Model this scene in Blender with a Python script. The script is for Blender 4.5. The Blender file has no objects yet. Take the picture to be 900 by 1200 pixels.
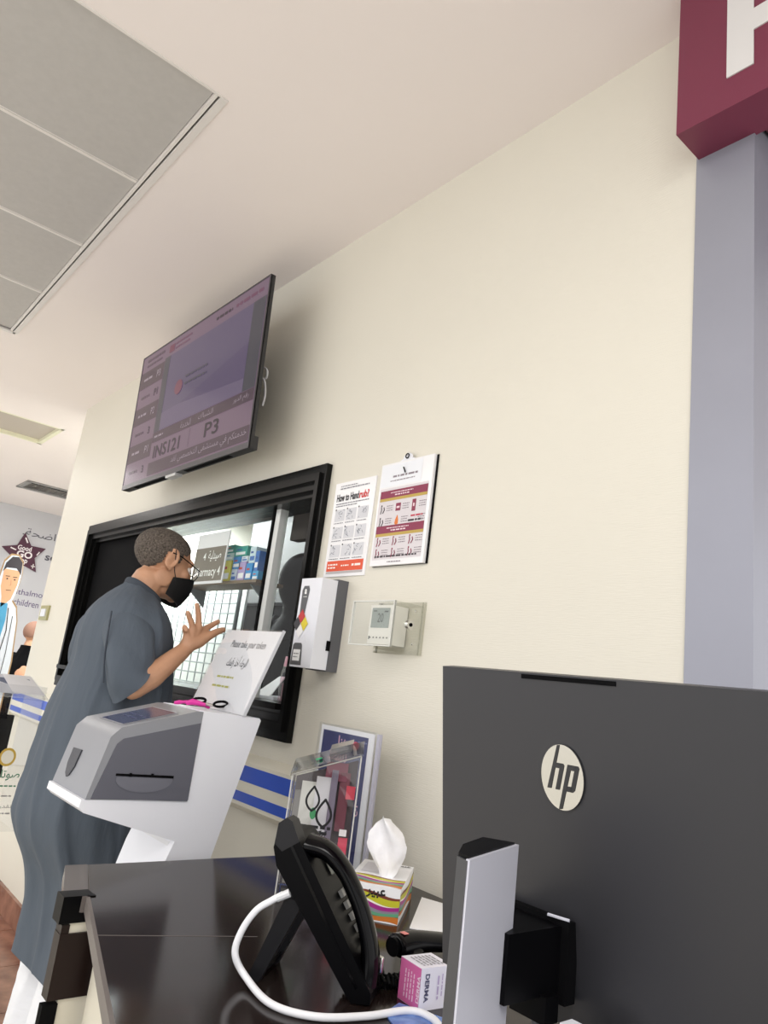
import bpy, bmesh, math, random
from mathutils import Vector, Matrix, Euler, noise
random.seed(7)
V = Vector
sc = bpy.context.scene
COL = sc.collection
PI = math.pi

# ------------------------------------------------------------------ camera
cd = bpy.data.cameras.new('camera')
cam = bpy.data.objects.new('camera', cd); COL.objects.link(cam)
cd.sensor_fit = 'VERTICAL'; cd.sensor_height = 36.0
cd.lens = 851.53 * 36.0 / 1200.0
cd.clip_start = 0.02; cd.clip_end = 60
YAW, PITCH, ROLL = 0.894762, 0.239688, 0.127338
cam.matrix_world = (Matrix.Translation((0, 0, 1.27)) @ Matrix.Rotation(YAW, 4, 'Z')
                    @ Matrix.Rotation(PI / 2 + PITCH, 4, 'X') @ Matrix.Rotation(ROLL, 4, 'Z'))
sc.camera = cam

# ------------------------------------------------------------------ world, lamps, exposure
FZ = -0.12          # floor level
CZ = 2.915          # ceiling level
wd = bpy.data.worlds.new('even_white_fill'); sc.world = wd; wd.use_nodes = True  # uniform world light added to brighten ceiling and walls evenly
wd.node_tree.nodes['Background'].inputs[0].default_value = (1.0, 0.99, 0.985, 1)
wd.node_tree.nodes['Background'].inputs[1].default_value = 1.3
sc.cycles.transparent_max_bounces = 32
def area(name, loc, sx, sy, power, rot=(0, 0, 0), color=(1, 0.985, 0.965)):
    l = bpy.data.lights.new(name, 'AREA'); l.shape = 'RECTANGLE'; l.size = sx; l.size_y = sy
    l.energy = power; l.color = color
    o = bpy.data.objects.new(name, l); COL.objects.link(o); o.location = loc; o.rotation_euler = rot
    return o
area('lobby_lamp', (-1.6, -1.6, 2.86), 2.4, 1.2, 18)
area('lobby_lamp', (-4.4, -1.4, 2.86), 2.4, 1.2, 32)
area('corridor_lamp', (-7.3, 0.6, 2.86), 1.2, 1.2, 30)
area('corridor_lamp', (-7.2, 2.6, 2.86), 1.2, 1.2, 30)
area('reception_side_fill', (0.9, -0.5, 2.86), 1.2, 1.2, 46)  # added fill for the kiosk and monitor column faces on this side
area('pharmacy_lamp', (-5.0, 2.0, 2.36), 1.6, .7, 110, color=(0.93, 0.98, 1))
area('shelf_front_fill', (-3.0, 1.452, 1.935), .9, .02, 11, rot=(.25, 0, 0))  # added fill that brightens the medicine box fronts, no fitting modelled
sc.view_settings.view_transform = 'Standard'; sc.view_settings.look = 'None'
sc.view_settings.gamma = 1.0; sc.view_settings.exposure = 0.16
sc.view_settings.use_curve_mapping = False

# ------------------------------------------------------------------ materials
def s2l(c):
    return tuple((x / 12.92 if x <= 0.04045 else ((x + 0.055) / 1.055) ** 2.4) for x in c)
def rgb(h):
    h = h.lstrip('#'); return s2l(tuple(int(h[i:i + 2], 16) / 255 for i in (0, 2, 4)))
MATS = {}
def mat(name, col='#cccccc', rough=0.5, metal=0.0, emit=None, es=1.0, var=0.0, vscale=8.0, bump=0.0, bscale=60.0, coat=0.0, spec=0.5, stretch=None, col2=None, bdist=.01):
    if name in MATS: return MATS[name]
    m = bpy.data.materials.new(name); m.use_nodes = True; nt = m.node_tree; n = nt.nodes; L = nt.links
    b = n['Principled BSDF']
    c = rgb(col) if isinstance(col, str) else col
    b.inputs['Base Color'].default_value = (*c, 1); b.inputs['Roughness'].default_value = rough
    b.inputs['Metallic'].default_value = metal; b.inputs['Specular IOR Level'].default_value = spec
    if coat: b.inputs['Coat Weight'].default_value = coat; b.inputs['Coat Roughness'].default_value = 0.05
    if emit:
        b.inputs['Emission Color'].default_value = (*rgb(emit), 1); b.inputs['Emission Strength'].default_value = es
    tc = n.new('ShaderNodeTexCoord'); mp = n.new('ShaderNodeMapping'); L.new(tc.outputs['Object'], mp.inputs[0])
    if stretch: mp.inputs['Scale'].default_value = stretch
    if var or col2:
        t = n.new('ShaderNodeTexNoise'); t.inputs['Scale'].default_value = vscale; t.inputs['Detail'].default_value = 6
        L.new(mp.outputs[0], t.inputs['Vector'])
        r = n.new('ShaderNodeValToRGB'); r.color_ramp.elements[0].position = 0.3; r.color_ramp.elements[1].position = 0.72
        a = tuple(x * (1 - var) for x in c); d = rgb(col2) if col2 else tuple(min(1, x * (1 + var)) for x in c)
        r.color_ramp.elements[0].color = (*a, 1); r.color_ramp.elements[1].color = (*d, 1)
        L.new(t.outputs['Fac'], r.inputs[0]); L.new(r.outputs[0], b.inputs['Base Color'])
    if bump:
        t2 = n.new('ShaderNodeTexNoise'); t2.inputs['Scale'].default_value = bscale; t2.inputs['Detail'].default_value = 4
        L.new(mp.outputs[0], t2.inputs['Vector'])
        bp = n.new('ShaderNodeBump'); bp.inputs['Strength'].default_value = bump; bp.inputs['Distance'].default_value = bdist
        L.new(t2.outputs['Fac'], bp.inputs['Height']); L.new(bp.outputs[0], b.inputs['Normal'])
    MATS[name] = m; return m
def glass(name, tint=(1, 1, 1), refl=1.0, rough=0.01):
    if name in MATS: return MATS[name]
    m = bpy.data.materials.new(name); m.use_nodes = True; nt = m.node_tree; n = nt.nodes; L = nt.links
    n.remove(n['Principled BSDF']); out = n['Material Output']
    tr = n.new('ShaderNodeBsdfTransparent'); tr.inputs[0].default_value = (*tint, 1)
    gl = n.new('ShaderNodeBsdfGlossy'); gl.inputs['Roughness'].default_value = rough; gl.inputs[0].default_value = (1, 1, 1, 1)
    fr = n.new('ShaderNodeFresnel'); fr.inputs[0].default_value = 1.45
    mu = n.new('ShaderNodeMath'); mu.operation = 'MULTIPLY'; mu.inputs[1].default_value = refl
    mx = n.new('ShaderNodeMixShader'); ge = n.new('ShaderNodeNewGeometry'); iv = n.new('ShaderNodeMath'); iv.operation = 'SUBTRACT'; iv.inputs[0].default_value = 1.0
    L.new(ge.outputs['Backfacing'], iv.inputs[1]); m2 = n.new('ShaderNodeMath'); m2.operation = 'MULTIPLY'
    L.new(fr.outputs[0], mu.inputs[0]); L.new(mu.outputs[0], m2.inputs[0]); L.new(iv.outputs[0], m2.inputs[1]); m2.use_clamp = True; L.new(m2.outputs[0], mx.inputs[0])
    L.new(tr.outputs[0], mx.inputs[1]); L.new(gl.outputs[0], mx.inputs[2]); L.new(mx.outputs[0], out.inputs[0])
    MATS[name] = m; return m

def wall_mat():
    m = mat('cream_wallcovering', '#e0dccf', 0.55, var=0.02, vscale=1.3)
    nt = m.node_tree; n = nt.nodes; L = nt.links; b = n['Principled BSDF']
    tc = n.new('ShaderNodeTexCoord'); mp = n.new('ShaderNodeMapping'); mp.inputs['Scale'].default_value = (30, 30, 420)
    L.new(tc.outputs['Object'], mp.inputs[0])
    t = n.new('ShaderNodeTexNoise'); t.inputs['Scale'].default_value = 1.0; t.inputs['Detail'].default_value = 3
    L.new(mp.outputs[0], t.inputs['Vector'])
    bp = n.new('ShaderNodeBump'); bp.inputs['Strength'].default_value = 0.22; bp.inputs['Distance'].default_value = 0.003
    L.new(t.outputs['Fac'], bp.inputs['Height']); L.new(bp.outputs[0], b.inputs['Normal'])
    return m
M_wall = wall_mat()
M_ceil = mat('ceiling_paint', '#f3ebe8', 0.85, var=0.01, vscale=1.5)
M_tile = mat('ceiling_metal_tile', '#bcb9b6', 0.62, var=0.03, vscale=40, bump=0.02, bscale=500)
M_white = mat('white_plastic', '#e9ebf2', 0.35)
M_whitep = mat('white_paper', '#f2f2f4', 0.6)
M_lam = mat('laminated_paper', '#f1f1f3', 0.22)
M_black = mat('black_plastic', '#08080a', 0.36, spec=0.07)
M_blackg = mat('black_gloss', '#060608', 0.12, spec=0.16)
M_blackm = mat('black_matte', '#08080a', 0.75, spec=0.08)
M_frame = mat('black_lacquer', '#10100f', 0.25, spec=0.16)
M_desk = mat('dark_brown_gloss', '#201816', 0.15, var=0.25, vscale=3, stretch=(2, 14, 14), spec=0.24, bump=0.006, bscale=30)
M_deskd = mat('dark_brown_panel', '#1e1311', 0.35, spec=0.2, var=0.12, vscale=5)
M_deskedge = mat('grey_edge_band', '#6d6764', 0.45, spec=.25)
M_cream = mat('cream_laminate', '#e3dfce', 0.4)
M_skin = mat('skin', '#c29374', 0.5, var=0.08, vscale=18, bump=0.06, bscale=140)
M_hair = mat('short_greying_hair', '#413932', 0.85, var=0.4, vscale=170, bump=0.5, bscale=260, col2='#736960')
M_cloth = mat('slate_thobe_cloth', '#505964', 0.85, var=0.05, vscale=30, bump=0.5, bscale=10, stretch=(1.0, 1.0, .2), bdist=.03)
M_clothd = mat('slate_seam', '#3d444e', 0.9)
M_mask = mat('black_mask_fabric', '#09090b', 0.6, bump=0.1, bscale=300)
M_glass = glass('clear_glass', (0.97, 0.985, 0.98), 0.4)
M_acr = glass('clear_acrylic', (0.95, 0.955, 0.96), 1.3, 0.03)
M_steel = mat('brushed_steel', '#989aa6', 0.4, 0.25, var=0.04, vscale=3, bump=0.01, bscale=90)
M_silver = mat('silver_plastic', '#c3c4cf', 0.36, 0.1)
M_dgrey = mat('dark_grey_plastic', '#5f606a', 0.42)
M_mgrey = mat('mid_grey_plastic', '#8d8f95', 0.38)
M_purple = mat('maroon_sign_panel', '#762c45', 0.4)
M_blue = mat('blue_stripe', '#365bc8', 0.35)
M_chrome = mat('chrome', '#d4d4d0', 0.12, 1.0)

# ------------------------------------------------------------------ object helpers
WM = {}
def setp(o, label=None, cat=None, group=None, kind=None):
    if label: o['label'] = label
    if cat: o['category'] = cat
    if group: o['group'] = group
    if kind: o['kind'] = kind
    return o
def thing(name, label, cat, loc=(0, 0, 0), M=None, group=None):
    o = bpy.data.objects.new(name, None); COL.objects.link(o); o.empty_display_size = 0.05
    W = M if M is not None else Matrix.Translation(loc)
    o.matrix_world = W; WM[o] = W.copy(); setp(o, label, cat, group); return o
def parent(o, p, W):
    WM[o] = W.copy()
    if p is not None:
        o.parent = p
        o.matrix_parent_inverse = Matrix.Identity(4)
        o.matrix_basis = WM[p].inverted() @ W
    else:
        o.matrix_world = W
def obj(name, bm, m, p=None, space='world', smooth=False, bev=0.0, seg=2, angle=35):
    """one mesh object. space 'local': vertices are in the parent's frame; 'world': in world coordinates."""
    if bev:
        es = [e for e in bm.edges if len(e.link_faces) == 2 and e.calc_face_angle(0) > math.radians(30)]
        if es: bmesh.ops.bevel(bm, geom=es, offset=bev, segments=seg, profile=0.5, affect='EDGES', clamp_overlap=True)
    bmesh.ops.recalc_face_normals(bm, faces=bm.faces)
    me = bpy.data.meshes.new(name)
    W = WM[p] if p is not None else Matrix.Identity(4)
    if p is None:
        xs = [v.co for v in bm.verts]
        c = sum(xs, V()) / max(1, len(xs)); zmin = min(v.z for v in xs)
        W = Matrix.Translation((c.x, c.y, zmin))
    if space == 'world':
        bmesh.ops.transform(bm, matrix=W.inverted(), verts=bm.verts)
    elif p is None:
        bmesh.ops.transform(bm, matrix=W.inverted(), verts=bm.verts)
    bm.to_mesh(me); bm.free()
    if isinstance(m, (list, tuple)):
        for x in m: me.materials.append(x)
    else: me.materials.append(m)
    if smooth or bev:
        for p_ in me.polygons: p_.use_smooth = True
        try: me.set_sharp_from_angle(angle=math.radians(angle))
        except Exception: pass
    o = bpy.data.objects.new(name, me); COL.objects.link(o); parent(o, p, W)
    return o
def NB(): return bmesh.new()
def box(bm, a, b, M=None):
    a = V(a); b = V(b)
    x0, x1 = sorted((a.x, b.x)); y0, y1 = sorted((a.y, b.y)); z0, z1 = sorted((a.z, b.z))
    vs = [bm.verts.new((x, y, z)) for z in (z0, z1) for (x, y) in ((x0, y0), (x1, y0), (x1, y1), (x0, y1))]
    for f in ((3, 2, 1, 0), (4, 5, 6, 7), (0, 1, 5, 4), (1, 2, 6, 5), (2, 3, 7, 6), (3, 0, 4, 7)):
        bm.faces.new([vs[i] for i in f])
    if M is not None: bmesh.ops.transform(bm, matrix=M, verts=vs)
    return vs
def B(a, b): bm = NB(); box(bm, a, b); return bm
def prism(bm, pts, off):
    """closed polygon (3D points, planar) extruded by vector off"""
    off = V(off); n = len(pts)
    lo = [bm.verts.new(V(p)) for p in pts]; hi = [bm.verts.new(V(p) + off) for p in pts]
    bm.faces.new(lo[::-1]); bm.faces.new(hi)
    for i in range(n): bm.faces.new((lo[i], lo[(i + 1) % n], hi[(i + 1) % n], hi[i]))
    return lo + hi
def frames(pts):
    pts = [V(p) for p in pts]; T = []
    for i in range(len(pts)):
        a = pts[max(0, i - 1)]; b = pts[min(len(pts) - 1, i + 1)]; T.append((b - a).normalized())
    up = V((0, 0, 1)) if abs(T[0].z) < 0.9 else V((1, 0, 0))
    N = (up - T[0] * up.dot(T[0])).normalized(); out = []
    for t in T:
        N = (N - t * N.dot(t)).normalized(); out.append((t, N, t.cross(N)))
    return pts, out
def tube(bm, pts, r, n=10, caps=True):
    pts, fr = frames(pts); rings = []
    for i, (p, (t, a, b)) in enumerate(zip(pts, fr)):
        rr = r[i] if isinstance(r, (list, tuple)) else r
        rings.append([bm.verts.new(p + a * (rr * math.cos(2 * PI * k / n)) + b * (rr * math.sin(2 * PI * k / n))) for k in range(n)])
    for q in range(len(rings) - 1):
        for k in range(n): bm.faces.new((rings[q][k], rings[q][(k + 1) % n], rings[q + 1][(k + 1) % n], rings[q + 1][k]))
    if caps: bm.faces.new(rings[0][::-1]); bm.faces.new(rings[-1])
def spline(pts, n=8):
    pts = [V(p) for p in pts]; out = []
    for i in range(len(pts) - 1):
        p0 = pts[max(0, i - 1)]; p1 = pts[i]; p2 = pts[i + 1]; p3 = pts[min(len(pts) - 1, i + 2)]
        for k in range(n):
            t = k / n
            out.append(0.5 * ((2 * p1) + (p2 - p0) * t + (2 * p0 - 5 * p1 + 4 * p2 - p3) * t * t + (3 * p1 - p0 - 3 * p2 + p3) * t ** 3))
    out.append(pts[-1]); return out
def loft(bm, rings, caps=True):
    R = [[bm.verts.new(V(p)) for p in r] for r in rings]; n = len(R[0])
    for q in range(len(R) - 1):
        for k in range(n): bm.faces.new((R[q][k], R[q][(k + 1) % n], R[q + 1][(k + 1) % n], R[q + 1][k]))
    if caps: bm.faces.new(R[0][::-1]); bm.faces.new(R[-1])
    return R
def ell(bm, c, r, M=None, sub=3):
    S = Matrix.Translation(V(c)) @ (M.to_4x4() if M is not None else Matrix.Identity(4)) @ Matrix.Diagonal((*r, 1))
    bmesh.ops.create_icosphere(bm, subdivisions=sub, radius=1, matrix=S)
def capsule(bm, pts, r, n=14):
    for p, rr in zip(pts, r): ell(bm, p, (rr, rr, rr), sub=2)
    for i in range(len(pts) - 1): tube(bm, [pts[i], pts[i + 1]], [r[i], r[i + 1]], n)
def cyl(bm, c, axis, r, h, n=24, r2=None):
    axis = V(axis).normalized(); c = V(c); tube(bm, [c, c + axis * h], [r, r if r2 is None else r2], n)
def remesh(o, voxel, smooth=3, fac=0.5):
    md = o.modifiers.new('r', 'REMESH'); md.mode = 'VOXEL'; md.voxel_size = voxel; md.use_smooth_shade = True
    s = o.modifiers.new('s', 'SMOOTH'); s.iterations = smooth; s.factor = fac
    dg = bpy.context.evaluated_depsgraph_get(); dg.update()
    me = bpy.data.meshes.new_from_object(o.evaluated_get(dg)); o.modifiers.clear()
    old = o.data; o.data = me; bpy.data.meshes.remove(old)
    for p in me.polygons: p.use_smooth = True
    return o

# ---- flat print on a sheet ------------------------------------------------
AR = {'ا': (0xFE8D, 2), 'أ': (0xFE83, 2), 'إ': (0xFE87, 2), 'ب': (0xFE8F, 4), 'ة': (0xFE93, 2), 'ت': (0xFE95, 4), 'ث': (0xFE99, 4), 'ج': (0xFE9D, 4), 'ح': (0xFEA1, 4), 'خ': (0xFEA5, 4), 'د': (0xFEA9, 2), 'ذ': (0xFEAB, 2), 'ر': (0xFEAD, 2), 'ز': (0xFEAF, 2), 'س': (0xFEB1, 4), 'ش': (0xFEB5, 4), 'ص': (0xFEB9, 4), 'ض': (0xFEBD, 4), 'ط': (0xFEC1, 4), 'ع': (0xFEC9, 4), 'غ': (0xFECD, 4), 'ف': (0xFED1, 4), 'ق': (0xFED5, 4), 'ك': (0xFED9, 4), 'ل': (0xFEDD, 4), 'م': (0xFEE1, 4), 'ن': (0xFEE5, 4), 'ه': (0xFEE9, 4), 'و': (0xFEED, 2), 'ي': (0xFEF1, 4), 'ى': (0xFEEF, 2)}
def ar(s):
    out = []
    for i, c in enumerate(s):
        if c not in AR: out.append(c); continue
        base, n = AR[c]
        pj = i > 0 and s[i - 1] in AR and AR[s[i - 1]][1] == 4
        nj = i + 1 < len(s) and s[i + 1] in AR and n == 4
        out.append(chr(base + ((3 if nj else 1) if pj else (2 if nj else 0))))
    return ''.join(reversed(out))
_tc = {}
def text_geo(body, bold=0.0):
    k = (body, bold)
    if k in _tc: return _tc[k]
    c = bpy.data.curves.new('t', 'FONT'); c.body = body; c.size = 1; c.offset = bold; c.resolution_u = 3
    o = bpy.data.objects.new('t', c); COL.objects.link(o)
    dg = bpy.context.evaluated_depsgraph_get(); dg.update()
    me = bpy.data.meshes.new_from_object(o.evaluated_get(dg))
    vs = [tuple(v.co) for v in me.vertices]; fs = [tuple(p.vertices) for p in me.polygons]
    bpy.data.objects.remove(o); bpy.data.curves.remove(c); bpy.data.meshes.remove(me)
    x0 = min(v[0] for v in vs); x1 = max(v[0] for v in vs); y0 = min(v[1] for v in vs); y1 = max(v[1] for v in vs)
    vs = [((v[0] - x0) / (x1 - x0), (v[1] - y0) / (y1 - y0)) for v in vs]
    _tc[k] = (vs, fs, (x1 - x0) / (y1 - y0)); return _tc[k]
class Sheet:
    """flat print laid on a real sheet: O lower-left corner, ex / ey unit axes in the sheet, world coordinates"""
    def __init__(s, O, ex, ey):
        s.O = V(O); s.ex = V(ex).normalized(); s.ey = V(ey).normalized(); s.n = s.ex.cross(s.ey).normalized(); s.b = {}
    def P(s, u, v, k=0): return s.O + s.ex * u + s.ey * v + s.n * k
    def bm(s, m):
        if m not in s.b: s.b[m] = NB()
        return s.b[m]
    def poly(s, m, pts, k=0.0006):
        bm = s.bm(m); bm.faces.new([bm.verts.new(s.P(u, v, k)) for u, v in pts])
    def rect(s, m, u0, v0, u1, v1, k=0.0006): s.poly(m, ((u0, v0), (u1, v0), (u1, v1), (u0, v1)), k)
    def disc(s, m, u, v, ru, rv=None, k=0.0008, n=20):
        rv = rv or ru; s.poly(m, [(u + ru * math.cos(2 * PI * i / n), v + rv * math.sin(2 * PI * i / n)) for i in range(n)], k)
    def line(s, m, pts, w, k=0.001):
        for (a, b), (c, d) in zip(pts[:-1], pts[1:]):
            t = V((c - a, d - b)); 
            if t.length < 1e-9: continue
            q = V((-t.y, t.x)).normalized() * w / 2; e = t.normalized() * w * 0.3
            s.poly(m, ((a - q.x - e.x, b - q.y - e.y), (c - q.x + e.x, d - q.y + e.y), (c + q.x + e.x, d + q.y + e.y), (a + q.x - e.x, b + q.y - e.y)), k)
    def text(s, m, body, u0, v0, u1, v1, k=0.001, bold=0.0, fit=True):
        vs, fs, asp = text_geo(body, bold); bm = s.bm(m)
        q = [bm.verts.new(s.P(u0 + x * (u1 - u0), v0 + y * (v1 - v0), k)) for x, y in vs]
        for f in fs:
            try: bm.faces.new([q[i] for i in f])
            except ValueError: pass
    def greek(s, m, u0, v, u1, h, k=0.0008, seed=0):
        """a line of print too small to read: broken thin strokes"""
        r = random.Random(seed + int(v * 1e5)); u = u0
        while u < u1:
            w = r.uniform(1.2, 4.5) * h; s.rect(m, u, v, min(u1, u + w), v + h, k); u += w + h * 0.7
    def done(s, p, names=None):
        for i, (m, bm) in enumerate(s.b.items()):
            nm = (names or {}).get(m, 'print'); obj(nm, bm, m, p)
        s.b = {}
def ink(h): return mat('ink_' + h, '#' + h, 0.5)

# ==================================================================== the setting
D = 1.35
WX0, WX1, WZ0, WZ1 = -4.42, -1.995, 1.075, 2.0       # window opening (outer frame edge)
def struct(name, bm, m, p=None, **k): o = obj(name, bm, m, p, **k); o['kind'] = 'structure'; return o
bm = NB()
T = 0.14
box(bm, (-5.13, D, FZ), (WX0 + .02, D + T, CZ)); box(bm, (WX1 - .02, D, FZ), (-0.711, D + T, CZ))
box(bm, (WX0 + .02, D, FZ), (WX1 - .02, D + T, WZ0 + .02)); box(bm, (WX0 + .02, D, WZ1 - .02), (WX1 - .02, D + T, CZ))
w = struct('wall_back', bm, M_wall)
bm = NB(); box(bm, (-5.13, D + T, FZ), (-4.99, 5.0, CZ)); struct('wall_corner', bm, M_wall)
bm = NB(); box(bm, (-9.86, -2.6, FZ), (-9.7, 6.0, CZ)); 
M_grey = mat('pale_grey_wall', '#cdced3', 0.6, var=0.015, vscale=2)
wl = struct('wall_left', bm, M_grey)
bm = NB(); box(bm, (-9.7, 5.0, FZ), (-5.13, 5.12, CZ)); struct('wall_far', bm, M_grey)
# floor with tiles near the skirting
fl = struct('floor', B((-9.86, -4.0, FZ - .12), (3.0, 6.0, FZ - .012)), mat('floor_screed', '#d9d4c9', 0.8))
M_marb = mat('brown_marble', '#7a4a38', 0.2, var=0.25, vscale=9, col2='#a3735c')
M_ftile = mat('cream_floor_tile', '#e2dccd', 0.22, var=0.04, vscale=6)
k = 0
for i in range(9):
    x = -5.1 + i * .45
    struct('marble_tile', B((x + .002, .96, FZ - .012), (x + .448, D, FZ)), M_marb, fl)
for i in range(8):
    for j in range(3):
        x = -5.1 + i * .6; y = .96 - (j + 1) * .6
        struct('floor_tile', B((x + .002, y + .002, FZ - .012), (x + .598, y + .598, FZ)), M_ftile, fl)
for i in range(6):
    x = -5.1 + i * .55
    bm = B((x + .001, D - .018, FZ), (x + .549, D, FZ + .115)); o = struct('skirting_slab', bm, M_marb, w, bev=.003)
# ceiling with two recesses
def slab_with_holes(bm, x0, x1, y0, y1, holes, z, t):
    xs = sorted({x0, x1, *[h[0] for h in holes], *[h[1] for h in holes]}); ys = sorted({y0, y1, *[h[2] for h in holes], *[h[3] for h in holes]})
    for a, b in zip(xs, xs[1:]):
        for c, d in zip(ys, ys[1:]):
            mx, my = (a + b) / 2, (c + d) / 2
            if any(h[0] < mx < h[1] and h[2] < my < h[3] for h in holes): continue
            box(bm, (a, c, z), (b, d, z + t))
H1 = (-4.235, -1.82, -2.36, .655); H2 = (-6.45, -5.80, .62, 1.40); H3 = (-8.45, -8.02, 1.72, 2.3)
bm = NB(); slab_with_holes(bm, -9.86, 2.2, -2.6, 6.0, [H1, H2, H3], CZ, .1); cl = struct('ceiling', bm, M_ceil)
# metal tile field
M_trimw = mat('ceiling_trim_white', '#e4e0dc', 0.4)
bm = NB()
box(bm, (H1[0], H1[3] - .012, CZ - .004), (H1[1], H1[3] + .012, CZ + .004)); box(bm, (H1[0], H1[3] - .026, CZ - .001), (H1[1], H1[3] - .018, CZ + .006)); box(bm, (H1[1] - .004, H1[2], CZ - .003), (H1[1] + .004, H1[3], CZ + .004))
box(bm, (H1[0] - .01, H1[2], CZ - .004), (H1[0] + .02, H1[3], CZ + .004))
struct('trim_1', bm, M_trimw)
for i in range(4):
    for j in range(5):
        x1 = -1.832 - i * .597; y1 = .624 - j * .6
        bm = B((x1 - .591, y1 - .594, CZ + .010), (x1 - .001, y1, CZ + .024)); struct('ceiling_tile', bm, M_tile, cl, bev=.004, seg=1)
bm = NB()
for i in range(1, 4):
    x = -1.832 - i * .597 + .001; box(bm, (x - .008, H1[2], CZ + .007), (x + .006, .624, CZ + .012)); box(bm, (x + .009, H1[2], CZ + .0085), (x + .013, .624, CZ + .012))
box(bm, (H1[0] + .02, .626, CZ + .0), (H1[1], .634, CZ + .014))
struct('ceiling_trim_line', bm, M_trimw, cl)
struct('tile_backing', B((H1[0], H1[2], CZ + .06), (H1[1], H1[3], CZ + .09)), M_blackm, cl)
# second recess: light box with lip coloured pale yellow to stand for its lit edges
M_lip = mat('lip_lit_yellow', '#e9e7cd', 0.5)
bm = NB()
for a, b in (((H2[0], H2[2], CZ), (H2[0] + .03, H2[3], CZ + .06)), ((H2[1] - .03, H2[2], CZ), (H2[1], H2[3], CZ + .06)), ((H2[0], H2[3] - .03, CZ), (H2[1], H2[3], CZ + .06)), ((H2[0], H2[2], CZ), (H2[1], H2[2] + .03, CZ + .06))): box(bm, a, b)
t = thing('ceiling_light_panel', 'unlit square recessed ceiling panel with rim tinted yellow as if lit past the wall corner', 'ceiling panel', (-6.1, 1.0, CZ))
obj('rim', bm, M_lip, t); obj('diffuser', B((H2[0] + .03, H2[2] + .03, CZ + .03), (H2[1] - .03, H2[3] - .03, CZ + .045)), mat('diffuser_grey', '#b9b0a4', .6), t)
t = thing('air_vent', 'louvred grey air vent in the far ceiling', 'vent', (-8.2, 2.0, CZ))
bm = NB(); z0 = CZ - .012
for a, b in (((H3[0] - .02, H3[2] - .02, z0), (H3[0] + .03, H3[3] + .02, CZ + .01)), ((H3[1] - .03, H3[2] - .02, z0), (H3[1] + .02, H3[3] + .02, CZ + .01)), ((H3[0], H3[2] - .02, z0), (H3[1], H3[2] + .03, CZ + .01)), ((H3[0], H3[3] - .03, z0), (H3[1], H3[3] + .02, CZ + .01))): box(bm, a, b)
obj('vent_frame', bm, mat('vent_grey', '#9a9896', .5), t)
obj('vent_box', B((H3[0], H3[2], CZ + .06), (H3[1], H3[3], CZ + .08)), M_blackm, t)
for i in range(7):
    bm = NB(); y = H3[2] + .06 + i * .075
    box(bm, (H3[0] + .02, -.022, -.002), (H3[1] - .02, .022, .002)); bmesh.ops.transform(bm, matrix=Matrix.Translation((0, y, CZ + .015)) @ Matrix.Rotation(.7, 4, 'X'), verts=bm.verts)
    obj('slat', bm, mat('vent_slat', '#706e6c', .5), t)

# ------------------------------------------------ pillar and sign at the frame's edge
bm = NB(); box(bm, (-.711, D - .006, FZ), (-.583, D + .5, 2.62)); pil = struct('trim_2', bm, M_steel, bev=.003, seg=2)
pil['label'] = 'brushed silver metal column under the maroon sign'
sg = thing('overhead_sign', 'maroon box sign with a large white letter above the silver column', 'sign', (-.2, 1.3, 2.52))
bm = NB(); box(bm, (-.706, 1.244, 2.519), (1.2, 1.352, CZ)); obj('sign_box', bm, M_purple, sg, bev=.0025)
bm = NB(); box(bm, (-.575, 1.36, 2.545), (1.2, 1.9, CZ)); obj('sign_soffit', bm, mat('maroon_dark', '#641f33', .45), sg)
S = Sheet((-.596, 1.244, 2.594), (1, 0, 0), (0, 0, 1)); M_let = mat('sign_letter_white', '#dcdbda', .5)
bm = NB()
prism(bm, [S.P(0, 0), S.P(.055, 0), S.P(.055, .30), S.P(0, .30)], S.n * .003)
outer = []; inner = []
for i in range(13):
    a = -PI / 2 + PI * i / 12; outer.append((.105 + .108 * math.cos(a), .193 + .107 * math.sin(a))); inner.append((.10 + .055 * math.cos(a), .193 + .053 * math.sin(a)))
ring = [(.055, .086)] + outer + [(.055, .30), (.055, .246)] + inner[::-1] + [(.055, .14)]
prism(bm, [S.P(u, v) for u, v in ring], S.n * .003)
obj('lettering', bm, M_let, sg)

# ------------------------------------------------ window_1: black stepped frame, sill, glass, gasket
win = thing('window_1', None, None, (-3.2, D, WZ0)); win['kind'] = 'structure'; win['label'] = 'pharmacy service window in a stepped black frame'
def rect_ring(bm, x0, x1, z0, z1, wl_, wr, wt, wb, ya, yb):
    box(bm, (x0, ya, z0), (x0 + wl_, yb, z1)); box(bm, (x1 - wr, ya, z0), (x1, yb, z1))
    box(bm, (x0 + wl_, ya, z1 - wt), (x1 - wr, yb, z1)); box(bm, (x0 + wl_, ya, z0), (x1 - wr, yb, z0 + wb))
for (d0, d1, ya, yb) in ((0, .034, D - .022, D + .03), (.030, .056, D - .034, D + .03), (.052, .080, D - .016, D + .05), (.076, .098, D + .004, D + .14)):
    bm = NB(); rect_ring(bm, WX0 + d0, WX1 - d0 * .8, WZ0 + d0, WZ1 - d0 * 1.05, d1 - d0, (d1 - d0) * .8, (d1 - d0) * 1.05, d1 - d0, ya, yb)
    obj('window_frame', bm, M_frame, win, bev=.003, seg=1)
bm = NB(); box(bm, (WX0 + .05, D - .045, WZ0 + .095), (WX1 - .06, D + .36, WZ0 + .115)); obj('window_sill', bm, M_frame, win, bev=.004)
GX = -2.42
obj('pane', B((WX0 + .09, D + .055, WZ0 + .11), (GX, D + .061, WZ1 - .1)), M_glass, win)
obj('pane', B((GX + .02, D + .07, WZ0 + .11), (WX1 - .075, D + .076, WZ1 - .1)), M_glass, win)
bm = NB(); box(bm, (GX - .004, D + .045, WZ0 + .11), (GX + .012, D + .068, WZ1 - .095)); obj('gasket', bm, M_blackm, win)
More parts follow.
